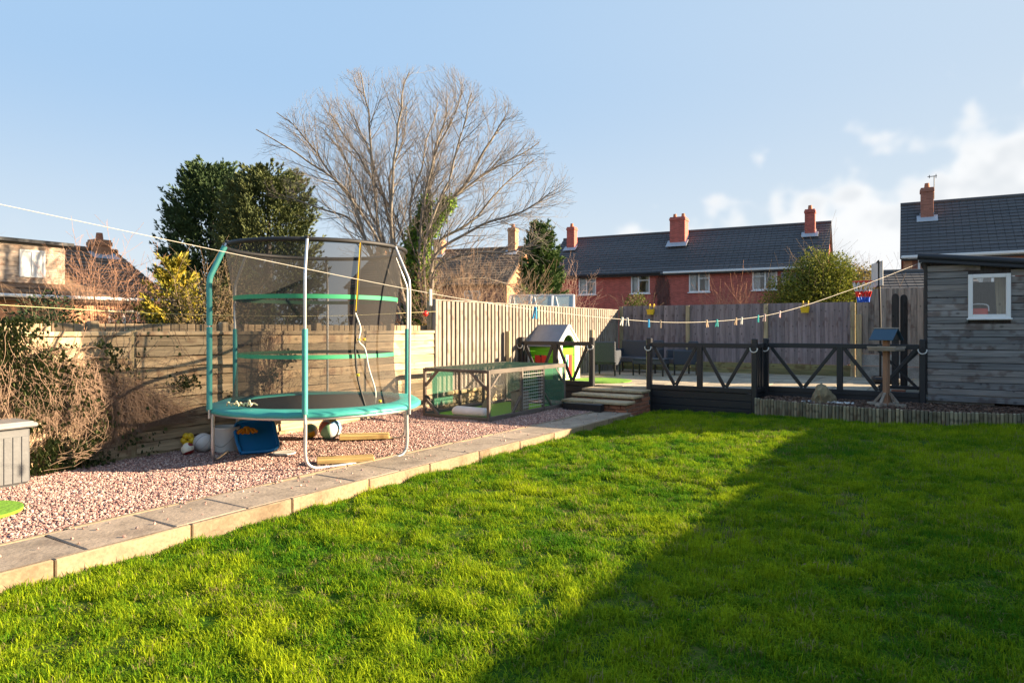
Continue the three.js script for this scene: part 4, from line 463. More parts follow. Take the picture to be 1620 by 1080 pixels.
// ---- basketball stand and dark timbers near the shed
{ const o = thing('basketball_hoop', 'freestanding basketball hoop with a red white and blue net', 'basketball hoop', yd(-1.22, 16.4, PAT), -0.42); part('pole', tube([[0, 0, 0], [0, 1.2, 0], [-0.02, 2.1, 0], [-0.03, 2.3, 0]], 0.022, 8, 20), M.blackMetal, o); part('base', bx(0.5, 0.14, 0.7, 0.1, 0.07, 0, 0, 0, 0, 0.04), M.blackMetal, o); const bb = part('backboard', bx(0.025, 0.52, 0.8, -0.06, 2.3, 0, 0, 0.18, 0, 0.006), M.whiteDull, o); part('board_frame', [bx(0.03, 0.52, 0.03, -0.06, 2.3, 0.4), bx(0.03, 0.52, 0.03, -0.06, 2.3, -0.4), bx(0.03, 0.03, 0.8, -0.06, 2.56, 0), bx(0.03, 0.03, 0.8, -0.06, 2.04, 0)], M.blackMetal, bb); part('rim', place(new THREE.TorusGeometry(0.2, 0.012, 8, 32), -0.32, 2.16, 0, Math.PI / 2), mat([0.7, 0.06, 0.02], { roughness: 0.4 }), o); part('crank', tube([[0, 0.95, 0], [0.06, 0.97, 0.02], [0.1, 0.96, 0.02]], 0.01, 6), M.metal, o);
  const ring = (y) => 0.2 - 0.09 * smooth(0, 0.42, 2.16 - y), bits = { net_white: [2.15, 1.95, M.white], net_red: [1.95, 1.83, M.red], net_blue: [1.83, 1.72, mat([0.02, 0.12, 0.6])] }; for (const [nm, [a, b, m]] of Object.entries(bits)) { const w = new Wires(), n = 12; for (let k = 0; k < n; k++) for (const s of [-1, 1]) { const pts = []; for (let i = 0; i <= 4; i++) { const y = mix(a, b, i / 4), an = (k + s * (2.15 - y) * 3.2) / n * 6.283; pts.push(V3(-0.32 + ring(y) * Math.cos(an), y, ring(y) * Math.sin(an))); } w.tube(pts, nm === 'net_white' ? 0.006 : 0.012, 4); } part('net', w.geo(), m, o); } }
for (const [u, v, h, l] of [[-0.86, 15.0, 1.82, 'tall black timber with a rounded top beside the shed'], [-0.72, 15.08, 1.8, 'tall brown-black timber leaning next to its twin by the shed']]) { const sh = new THREE.Shape(); sh.moveTo(-0.055, 0); sh.lineTo(0.055, 0); sh.lineTo(0.055, h - 0.08); sh.quadraticCurveTo(0.05, h, 0, h); sh.quadraticCurveTo(-0.05, h, -0.055, h - 0.08); const g = new THREE.ExtrudeGeometry(sh, { depth: 0.06, bevelEnabled: true, bevelSize: 0.005, bevelThickness: 0.005, bevelSegments: 1 }); solo('black_timber', l, 'timber', [g], M.darkWood, yd(u, v, PAT), ALONG_U, 'dark timbers beside the shed'); }
{ const o = thing('garden_trellis', 'dark crossed timber frame stored beside the shed', 'frame', yd(-0.75, 14.4, PAT), ALONG_U); part('slat', bar([-0.35, 0.05, 0], [0.3, 0.75, 0], 0.05, 0.03), M.black, o); part('slat', bar([0.3, 0.05, 0.035], [-0.35, 0.75, 0.035], 0.05, 0.03), M.black, o); part('rail', bx(0.7, 0.06, 0.03, 0, 0.08, 0.07), M.black, o); }
solo('spare_brick', 'loose red brick on the patio behind the bird table', 'brick', [bx(0.22, 0.07, 0.1, 0, 0.035, 0)], M.brick[2], yd(-0.75, 13.9, PAT), ALONG_U + 0.1);
// ---- ivy and dead climber on the waney fence
{ const o = thing('ivy', 'dark ivy mass sprawling over the waney fence behind the storage box', 'ivy', yd(FU, 0), ALONG_V), L = new Leaves(), W = new Wires(); const d = V3(0, 0, 0), s = V3(0, 0, 0);
  const dens = (v, y) => { let k = smooth(1.2, 2.0, v) * (1 - smooth(3.2, 4.0, v)); k = Math.max(k * smooth(0.0, 0.4, y + (v - 2.2) * 0.2), 0.8 * Math.exp(-(((v - 3.75) / 0.4) ** 2 + ((y - 0.28) / 0.3) ** 2)), 0.9 * Math.exp(-(((v - 3.7) / 0.5) ** 2 + ((y - 1.42) / 0.22) ** 2))); return k; };
  let n = 0, tries = 0; while (n < 7800 && tries++ < 90000) { const v = rr(1.0, 5.2), y = rr(0.12, 1.72), k = dens(v, y) * smooth(0.34, 0.6, nz(v * 3.1, y * 3.1 + 8, 3, 61)); if (R() > k) continue; const z = 0.04 + (0.08 + 0.16 * nz(v * 2 + 5, y * 2, 2, 62)) * Math.sqrt(R()); d.set(gauss() * 0.6, -0.5 + gauss() * 0.5, 0.4 + R() * 0.6).normalize(); s.set(1, gauss() * 0.4, gauss() * 0.6).cross(d).normalize(); const a = rr(0.03, 0.065), c = mix3([0.035, 0.06, 0.022], [0.13, 0.155, 0.055], Math.pow(R(), 1.5)); L.leaf(V3(v, y, z), d, s, a, a * 0.9, c); n++; }
  for (let k = 0; k < 4; k++) { const cv = [4.9, 5.6, 6.1, 6.4][k], cy = [0.95, 0.65, 0.95, 1.2][k]; for (let i = 0; i < 110; i++) { d.set(gauss(), -0.3 + gauss() * 0.5, 0.6).normalize(); s.set(1, gauss(), gauss()).cross(d).normalize(); L.leaf(V3(cv + gauss() * 0.2, cy + gauss() * 0.12, 0.04 + R() * 0.08), d, s, rr(0.03, 0.055), 0.045, mix3([0.03, 0.05, 0.02], [0.1, 0.11, 0.04], R())); } }
  part('foliage', L.geo(), leafMat, o, false);
  for (let k = 0; k < 150; k++) { const v = rr(1.2, 4.3), pts = [V3(v, rr(0.1, 0.9), 0.06)]; let p = pts[0].clone(), a = rr(-0.6, 0.6); for (let i = 0; i < 9; i++) { a += gauss() * 0.35; p = p.clone().add(V3(Math.sin(a) * 0.11, Math.cos(a) * 0.11, gauss() * 0.03)); p.z = Math.min(0.4, Math.max(0.05, p.z)); if (p.y > 1.68 || p.y < 0.1) break; pts.push(p); } if (pts.length > 2) W.tube(pts, (t) => 0.007 * (1 - 0.6 * t), 4); }
  part('stem', W.geo(), mat([0.3, 0.2, 0.13]), o); }
{ const o = thing('dead_climber', 'tangle of dry brown climber stems hanging on the waney fence', 'climber', yd(FU, 0), ALONG_V), W = new Wires(), W2 = new Wires();
  const run = (w, v, y, a, len, r, z0 = 0.1) => { const pts = [V3(v, y, z0 * 0.6 + R() * 0.1)]; let p = pts[0]; for (let i = 0; i < len; i++) { a += gauss() * 0.4; p = p.clone().add(V3(Math.cos(a) * 0.06, Math.sin(a) * 0.06, gauss() * 0.025)); p.z = Math.min(0.26, Math.max(0.04, p.z)); if (p.y < 0.14 + 0.3 * smooth(3.6, 4.6, p.x)) break; if (p.y > 1.6) p.y = 1.6; pts.push(p); } if (pts.length > 2) w.tube(pts, (t) => r * (1 - 0.55 * t), 3); };
  for (let k = 0; k < 2100; k++) { const t = Math.pow(R(), 0.8), v = mix(2.9, 4.7, t) + gauss() * 0.25, y = mix(1.4, 0.55, t) + gauss() * 0.25; run(k % 3 ? W : W2, v, Math.min(1.5, Math.max(0.2, y)), rr(-2.3, -0.2), 6 + R() * 9 | 0, rr(0.0016, 0.0034)); }
  for (let k = 0; k < 160; k++) run(W, rr(1.2, 3.2), rr(0.8, 1.6), rr(-2.2, -1), 8, rr(0.002, 0.004), 0.2);
  for (let k = 0; k < 75; k++) { const v = rr(4.6, 7.4); run(W2, v, rr(0.6, 1.5), rr(0, 6.28), 8 + R() * 8 | 0, rr(0.002, 0.004), 0.03); }
  for (let k = 0; k < 90; k++) run(W2, 6.15 + gauss() * 0.16, rr(0.2, 1.4), 1.57 + gauss() * 0.5, 9, rr(0.003, 0.006), 0.03);
  for (let k = 0; k < 40; k++) run(W, 3.6 + gauss() * 0.3, rr(0.13, 0.3), gauss() * 0.6, 8, 0.0025, 0.2);
  part('dry_stem', W.geo(), mat([0.26, 0.175, 0.125]), o); part('dark_stem', W2.geo(), mat([0.28, 0.19, 0.135]), o); }

// ================================================================ HOUSES BEYOND THE GARDEN
// local frame of a house: x along the front, front at z = 0 facing +z, the building going back to -depth
function tileCourse(L, seed) { const r = rngOf(seed), g = []; const n = Math.round(L / 0.32), w = L / n; for (let i = 0; i < n; i++) { const t = new THREE.BoxGeometry(w * 0.965, 0.03, 0.4); t.translate((i + 0.5) * w - L / 2, (r() - 0.5) * 0.008, (r() - 0.5) * 0.012); g.push(t); } const m = join(g); metric(m); m.userData.done = true; return m; }
function pitched(o, L, depth, eave, ridge, mats, x0 = -0.15, x1 = 0.15, hang = 0.25) { // roof > slopes of tile courses, ridge
  const roof = part('roof', [plain(L + x1 - x0 - 0.1, 0.05, Math.hypot(depth / 2 + hang, (ridge - eave) * (1 + hang / (depth / 2))), (L + x0 + x1) / 2, (ridge + eave) / 2 - 0.06 - 0.5 * (ridge - eave) * hang / (depth / 2), -depth / 4 + hang / 2, Math.atan2(ridge - eave, depth / 2)), plain(L + x1 - x0 - 0.1, 0.05, Math.hypot(depth / 2 + hang, (ridge - eave) * (1 + hang / (depth / 2))), (L + x0 + x1) / 2, (ridge + eave) / 2 - 0.06 - 0.5 * (ridge - eave) * hang / (depth / 2), -depth * 0.75 - hang / 2, -Math.atan2(ridge - eave, depth / 2))], mats[0], o);
  const sl = Math.atan2(ridge - eave, depth / 2), len = Math.hypot(depth / 2, ridge - eave), n = Math.round((len + hang) / 0.31), gs = [1, 2, 3].map((s) => tileCourse(L + x1 - x0, s * 7 + n));
  for (const side of [1, -1]) for (let k = 0; k < n; k++) { const d = (k + 0.3) * (len + hang) / n - hang, c = part('tile_course', gs[k % 3], pick(mats), roof), z = -d * Math.cos(sl), y = eave + d * Math.sin(sl) + 0.02; c.position.set((L + x0 + x1) / 2, y, side > 0 ? z : -depth - z); c.rotation.x = side * (sl - 0.1); }
  part('ridge_tiles', place(new THREE.CylinderGeometry(0.12, 0.12, L + x1 - x0, 10, 1), (L + x0 + x1) / 2, ridge + 0.02, -depth / 2, 0, 0, Math.PI / 2), mats[1], roof);
  return roof;
}
function gableWall(depth, base, eave, ridge, x, t = 0.22) { const s = new THREE.Shape(); s.moveTo(0, base); s.lineTo(depth, base); s.lineTo(depth, eave); s.lineTo(depth / 2, ridge); s.lineTo(0, eave); const g = new THREE.ExtrudeGeometry(s, { depth: t, bevelEnabled: false }); g.rotateY(Math.PI / 2); g.translate(x, 0, 0); return g; }
function frontWall(L, base, top, holes, t = 0.2) { const s = new THREE.Shape(); s.moveTo(0.22, base); s.lineTo(L - 0.22, base); s.lineTo(L - 0.22, top); s.lineTo(0.22, top); for (const [a, b, c, d] of holes) { const p = new THREE.Path(); p.moveTo(a, c); p.lineTo(b, c); p.lineTo(b, d); p.lineTo(a, d); s.holes.push(p); } const g = new THREE.ExtrudeGeometry(s, { depth: t, bevelEnabled: false }); g.translate(0, 0, -t - 0.003); return g; }
function windowIn(o, a, b, c, d, split, curtain = true) { const w = b - a, h = d - c, f = 0.08, cx = (a + b) / 2, cy = (c + d) / 2, z = -0.08; const bars = [bx(f, h, 0.09, a + f / 2, cy, z), bx(f, h, 0.09, b - f / 2, cy, z), bx(w - 2 * f, f, 0.09, cx, c + f / 2, z), bx(w - 2 * f, f, 0.09, cx, d - f / 2, z), bx(0.09, h - 2 * f, 0.1, a + w * split, cy, z)]; const win = part('window', bars, M.white, o), m = a + w * split, side = split < 0.5 ? [m + 0.045, b - f] : [a + f, m - 0.045]; part('glazing_bar', bx(side[1] - side[0], 0.05, 0.08, (side[0] + side[1]) / 2, d - h * 0.3, z), M.white, win); part('pane', plain(w - 2 * f, h - 2 * f, 0.01, cx, cy, z - 0.01), M.glass, win); part('sill', bx(w + 0.1, 0.06, 0.16, cx, c - 0.02, 0.0), M.white, win); if (curtain) { for (const [p, q] of [[a + 0.02, a + w * 0.3], [b - w * 0.28, b - 0.02]]) { const g = new THREE.PlaneGeometry(q - p, h, 14, 1), ps = g.attributes.position; for (let i = 0; i < ps.count; i++) ps.setZ(i, 0.03 * Math.sin(i % 15 * 2.1)); g.computeVertexNormals(); part('curtain', place(g, (p + q) / 2, cy, -0.3), M.curtain, win); } } return win; }
function houseChimney(o, roofAt, x, z, top, w, d, m, pots, slope) { const c = part('chimney', [bx(w, top - roofAt + 0.8, d, x, (top + roofAt - 0.8) / 2, z, 0, 0, 0, 0.01), bx(w + 0.07, 0.15, d + 0.07, x, top - 0.15, z, 0, 0, 0, 0.02)], m, o); for (let k = 0; k < pots; k++) part('chimney_pot', place(new THREE.CylinderGeometry(0.1, 0.13, 0.26, 12), x + (k - (pots - 1) / 2) * w * 0.55, top + 0.12, z), M.clay, c); part('flashing', [place(cbox(w + 0.34, 0.025, d * 0.5 + 0.3, 0.005), x, roofAt - d * 0.35 * Math.tan(slope) + 0.07, z + d / 2 + 0.08, slope), bx(0.03, 0.22, d + 0.1, x - w / 2 - 0.02, roofAt + 0.03, z, slope), bx(0.03, 0.22, d + 0.1, x + w / 2 + 0.02, roofAt + 0.03, z, slope)], M.lead, c); return c; }
{ // red semi-detached pair
  const L = 16.7, D = 8, eave = 5.0, ridge = 7.8, o = thing('brick_house', 'red brick semi-detached pair with a dark tiled roof and three chimneys', 'house', V3(1.92, 0, -44.17), -0.479), wins = [[2.55, 3.73, 3.72, 4.86, 0.45], [5.96, 7.14, 3.72, 4.86, 0.4], [9.46, 10.66, 3.72, 4.86, 0.48], [12.98, 14.31, 3.74, 4.86, 0.52]];
  part('wall', frontWall(L, -0.2, eave + 0.02, wins.map((w) => w.slice(0, 4))), M.redBrick, o); part('wall', [gableWall(D, -0.2, eave, ridge - 0.1, 0), gableWall(D, -0.2, eave, ridge - 0.1, L - 0.22)], M.redBrick, o); part('back_wall', plain(L - 0.5, 5.2, 0.2, L / 2, 2.4, -D + 0.12), M.redBrick, o); part('upper_floor', plain(L - 0.5, 0.2, D - 0.6, L / 2, 2.6, -D / 2), M.dark, o); part('inner_wall', plain(L - 0.5, 2.4, 0.1, L / 2, 3.8, -2.2), M.curtain, o);
  for (const w of wins) windowIn(o, ...w); pitched(o, L, D, eave, ridge, M.tile); part('gutter', bx(L * 0.52, 0.13, 0.12, L * 0.74, eave - 0.1, 0.3, 0, 0, 0, 0.03), M.soffit, o); part('gutter', bx(L * 0.47, 0.12, 0.12, L * 0.235, eave - 0.1, 0.3, 0, 0, 0, 0.03), M.blackMetal, o); part('soffit', plain(L, 0.02, 0.3, L / 2, eave - 0.16, 0.15), M.soffit, o);
  const sl = Math.atan2(ridge - eave, D / 2); houseChimney(o, 7.1, 8.17, -3.0, 8.6, 0.95, 0.95, M.redBrick, 2, sl); houseChimney(o, 7.1, 0.88, -3.0, 8.5, 0.55, 0.55, M.redBrick, 1, sl); houseChimney(o, 7.1, 15.77, -3.0, 8.5, 0.55, 0.55, M.redBrick, 1, sl);
  const W = new Wires(); for (let k = 0; k < 120; k++) { let p = V3(7.9 + gauss() * 0.32, 4.85 - R() * 1.3, 0.03); const pts = [p]; for (let i = 0; i < 6; i++) { p = p.clone().add(V3(gauss() * 0.1, -0.12 - R() * 0.1, gauss() * 0.015)); p.z = Math.max(0.02, p.z); pts.push(p); } W.tube(pts, 0.018, 3); } const iv = solo('wall_creeper', 'bare dead creeper clinging to the red brick house wall', 'creeper', [W.geo()], mat([0.16, 0.07, 0.06]), o.position, -0.479);
}
{ // house by the shed
  const L = 13, D = 8, eave = 5.0, ridge = 7.95, o = thing('brick_house', 'brown brick house with a mossy dark roof rising behind the shed', 'house', V3(18.2, 0, -31.7), -0.5236); const wins = [[2.6, 4.2, 3.3, 4.5, 0.5]];
  part('wall', frontWall(L, -0.2, eave + 0.02, wins.map((w) => w.slice(0, 4))), M.brownBrick, o); part('wall', [gableWall(D, -0.2, eave, ridge - 0.1, 0), gableWall(D, -0.2, eave, ridge - 0.1, L - 0.22)], M.brownBrick, o); part('back_wall', plain(L - 0.5, 5.2, 0.2, L / 2, 2.4, -D + 0.12), M.brownBrick, o); for (const w of wins) windowIn(o, ...w);
  pitched(o, L, D, eave, ridge, M.tile); part('gutter', bx(L + 0.2, 0.14, 0.12, L / 2, eave - 0.1, 0.3, 0, 0, 0, 0.03), M.soffit, o); part('soffit', plain(L, 0.02, 0.3, L / 2, eave - 0.18, 0.15), M.soffit, o); part('downpipe', tube([[0.62, 4.88, 0.28], [0.62, 4.75, 0.2], [0.62, 4.6, 0.08], [0.62, 2, 0.08], [0.62, 0, 0.08]], 0.055, 8), M.soffit, o); part('corner_pier', plain(0.35, 5.1, 0.06, 0.17, 2.4, 0.0), M.orangeBrick, o);
  const sl = Math.atan2(ridge - eave, D / 2), ch = houseChimney(o, 7.1, 1.0, -3.0, 8.55, 0.55, 0.6, M.brownBrick, 1, sl); part('aerial', [tube([[1.3, 8.0, -3], [1.3, 9.15, -3]], 0.02, 6), plain(0.4, 0.03, 0.03, 1.22, 9.12, -3), plain(0.03, 0.16, 0.03, 1.1, 9.12, -3), plain(0.03, 0.2, 0.03, 1.38, 9.12, -3)], M.blackMetal, ch);
}
{ // garage roof between them
  const o = thing('garage', 'low garage with a plain slate-grey roof beyond the basketball hoop', 'garage', V3(11.5, 0, -28.6), -0.35); const L = 7, D = 4.5; part('wall', [plain(L, 3, 0.2, L / 2, 1.5, -0.15), plain(0.2, 3, D - 0.5, 0.1, 1.5, -D / 2), plain(0.2, 3, D - 0.5, L - 0.1, 1.5, -D / 2), plain(L, 3, 0.2, L / 2, 1.5, -D + 0.15)], M.brownBrick, o); pitched(o, L, D, 2.95, 4.0, M.tile); }
{ // house behind the bare tree
  const L = 11, D = 7, eave = 4.4, ridge = 6.75, o = thing('gabled_house', 'orange brick house with a brown tiled roof behind the bare tree', 'house', V3(-10.6, 0, -44.0), -0.36); const wins = [[8.2, 9.3, 2.9, 3.9, 0.5]];
  part('wall', frontWall(L, -0.2, eave + 0.02, wins.map((w) => w.slice(0, 4))), M.brownBrick, o); part('wall', [gableWall(D, -0.2, eave, ridge - 0.1, 0), gableWall(D, -0.2, eave, ridge - 0.1, L - 0.22)], M.orangeBrick, o); part('back_wall', plain(L - 0.5, 4.6, 0.2, L / 2, 2.1, -D + 0.12), M.brownBrick, o); for (const w of wins) windowIn(o, ...w); pitched(o, L, D, eave, ridge, M.tileBrown); part('barge_board', [bar([L + 0.1, eave - 0.15, 0.2], [L + 0.1, ridge - 0.05, -D / 2], 0.05, 0.18), bar([L + 0.1, eave - 0.15, -D - 0.2], [L + 0.1, ridge - 0.05, -D / 2], 0.05, 0.18)], M.darkWood, o); const sl = Math.atan2(ridge - eave, D / 2); houseChimney(o, 6.5, 10.2, -3.2, 8.0, 0.5, 0.6, M.orangeBrick, 1, sl); houseChimney(o, 6.5, 0.6, -3.2, 7.2, 0.6, 0.6, M.orangeBrick, 0, sl); houseChimney(o, 6.5, 5.0, -3.2, 7.5, 0.6, 0.6, M.orangeBrick, 0, sl); }
{ // bungalow with a boarded dormer; its front runs along the fence direction
  const o = thing('bungalow', 'orange brick bungalow with a pale boarded dormer and brown roof', 'house', yd(-22, 4.5), ALONG_V), L = 8.5, D = 7, eave = 2.6, ridge = 4.35; const wins = [[2.1, 3.3, 1.0, 2.2, 0.5], [6.6, 7.6, 1.0, 2.2, 0.5]];
  part('wall', frontWall(L, -0.2, eave + 0.02, wins.map((w) => w.slice(0, 4))), M.orangeBrick, o); part('wall', [gableWall(D, -0.2, eave, ridge - 0.1, 0), gableWall(D, -0.2, eave, ridge - 0.1, L - 0.22)], M.orangeBrick, o); part('back_wall', plain(L - 0.5, 2.8, 0.2, L / 2, 1.2, -D + 0.12), M.orangeBrick, o); for (const w of wins) windowIn(o, ...w); pitched(o, L, D, eave, ridge, M.tileBrown); part('gutter', bx(L + 0.2, 0.1, 0.1, L / 2, eave - 0.08, 0.3, 0, 0, 0, 0.03), M.soffit, o); houseChimney(o, 4.2, 8.0, -3.4, 4.75, 0.55, 0.55, M.orangeBrick, 1, 0.46);
  const d = part('dormer', [plain(6.0, 1.2, 2.6, 2.6, 3.5, -1.9)], mat([0.4, 0.34, 0.28], FN), o); for (let k = 0; k < 9; k++) part('cladding_board', bx(6.02, 0.125, 0.03, 2.6, 2.95 + k * 0.127, -0.585, -0.05), pick(tones([0.62, 0.5, 0.4], WX, 0.12, 3)), d); part('flat_roof', bx(6.4, 0.1, 3.0, 2.6, 4.14, -1.9), M.felt, d); const w2 = part('window', [bx(0.06, 0.75, 0.06, 4.43, 3.5, -0.56), bx(0.06, 0.75, 0.06, 5.04, 3.5, -0.56), bx(0.06, 0.75, 0.06, 4.735, 3.5, -0.56), bx(0.66, 0.06, 0.06, 4.735, 3.13, -0.56), bx(0.66, 0.06, 0.06, 4.735, 3.87, -0.56)], M.white, d); part('blind', plain(0.6, 0.7, 0.01, 4.735, 3.5, -0.565), M.white, w2); part('pane', plain(0.6, 0.7, 0.006, 4.735, 3.5, -0.55), M.glass, w2); }
{ // greenhouse
  const o = thing('greenhouse', 'aluminium greenhouse whose glass roof shows above the tall fence', 'greenhouse', V3(-0.15, 0, -19.6), -0.12), L = 1.9, D = 1.7, E = 1.7, T = 2.6, fr = M.metal; const P = part('frame', [bx(L, 0.05, 0.05, L / 2, T, -D / 2), bx(L, 0.05, 0.05, L / 2, E, 0), bx(L, 0.05, 0.05, L / 2, E, -D)], M.white, o);
  for (let k = 0; k < 4; k++) { const x = k * L / 3; part('roof_bar', [bar([x, E, 0], [x, T, -D / 2], 0.06, 0.035), bar([x, E, -D], [x, T, -D / 2], 0.045, 0.03)], M.white, o); part('upright', [bx(0.035, E, 0.035, x, E / 2, 0), bx(0.035, E, 0.035, x, E / 2, -D)], M.white, o); if (k < 3) part('brace', bar([x + 0.1, T - 0.05, -D / 2 + 0.06], [x + L / 6, E + 0.1, -0.05], 0.025, 0.02), M.white, o); }
  const sl = Math.atan2(T - E, D / 2), rl = Math.hypot(T - E, D / 2); for (let k = 0; k < 3; k++) for (const s of [1, -1]) { part('roof_pane', plain(L / 3 - 0.05, 0.005, rl - 0.05, (k + 0.5) * L / 3, (E + T) / 2, -D / 2 + s * D / 4, s * sl), M.frost, o); part('side_pane', plain(L / 3 - 0.04, E - 0.1, 0.005, (k + 0.5) * L / 3, E / 2, s > 0 ? 0 : -D), M.glass, o); } }

// ================================================================ TREES AND SHRUBS
const UP = V3(0, 1, 0);
function around(dir, ang) { const a = Math.abs(dir.y) > 0.9 ? V3(1, 0, 0) : UP, x = new THREE.Vector3().crossVectors(dir, a).normalize(), y = new THREE.Vector3().crossVectors(dir, x), t = R() * 6.283; return dir.clone().multiplyScalar(Math.cos(ang)).addScaledVector(x, Math.sin(ang) * Math.cos(t)).addScaledVector(y, Math.sin(ang) * Math.sin(t)).normalize(); }
function twig(W, p, dir, len, r, lift, levels, spacing, sides = 3, wob = 0.1) { // a branch that bends upwards and sheds side twigs
  const n = Math.max(3, Math.round(len / 0.14)), pts = [p.clone()]; let d = dir.clone(), q = p.clone(); for (let i = 0; i < n; i++) { d.addScaledVector(UP, lift / n).add(V3(gauss() * wob, gauss() * wob * 0.6, gauss() * wob)).normalize(); q = q.clone().addScaledVector(d, len / n); pts.push(q); } W.tube(pts, (t) => Math.max(0.0026, r * (1 - 0.8 * t)), sides);
  if (levels > 0) for (let s = spacing * (0.6 + R()); s < len; s += spacing * (0.6 + 0.8 * R())) { const i = Math.min(n - 1, Math.floor(s / len * n)), t = s / len, bd = pts[i + 1].clone().sub(pts[i]).normalize(); twig(W, pts[i], around(bd, rr(0.45, 0.85)), Math.max(0.16, len * (0.5 - 0.2 * t) * rr(0.6, 1.2)), Math.max(0.0028, r * 0.45 * (1 - 0.6 * t)), lift * 1.1, levels - 1, spacing * 0.62, 3, wob); } return pts; }
function limbOf(W, p, dir, len, r, lift, inside, kids) { // fine limbs inside the crown's outline: kids = [[length, radius, spacing, angle], ...] for each finer order
  const n = Math.max(4, Math.round(len / 0.15)), pts = [p.clone()]; let d = dir.clone(), q = p.clone(); for (let i = 0; i < n; i++) { d.addScaledVector(UP, lift / n).add(V3(gauss(), gauss() * 0.7, gauss()).multiplyScalar(0.075)).normalize(); q = q.clone().addScaledVector(d, len / n); if (!inside(q)) break; pts.push(q); } if (pts.length < 3) return; W.tube(pts, (t) => Math.max(0.0026, r * (1 - 0.82 * t)), r > 0.012 ? 5 : 3);
  if (kids.length) { const [kl, kr, sp, an] = kids[0], L = (pts.length - 1) * len / n; for (let s = sp * (0.8 + R()); s < L; s += sp * (0.55 + 0.9 * R())) { const i = Math.min(pts.length - 2, Math.floor(s / len * n)), bd = pts[i + 1].clone().sub(pts[i]).normalize(); limbOf(W, pts[i], around(bd, an * rr(0.6, 1.4)), kl * rr(0.55, 1.2) * (1.15 - 0.55 * s / L), kr, lift * 1.15, inside, kids.slice(1)); } } }
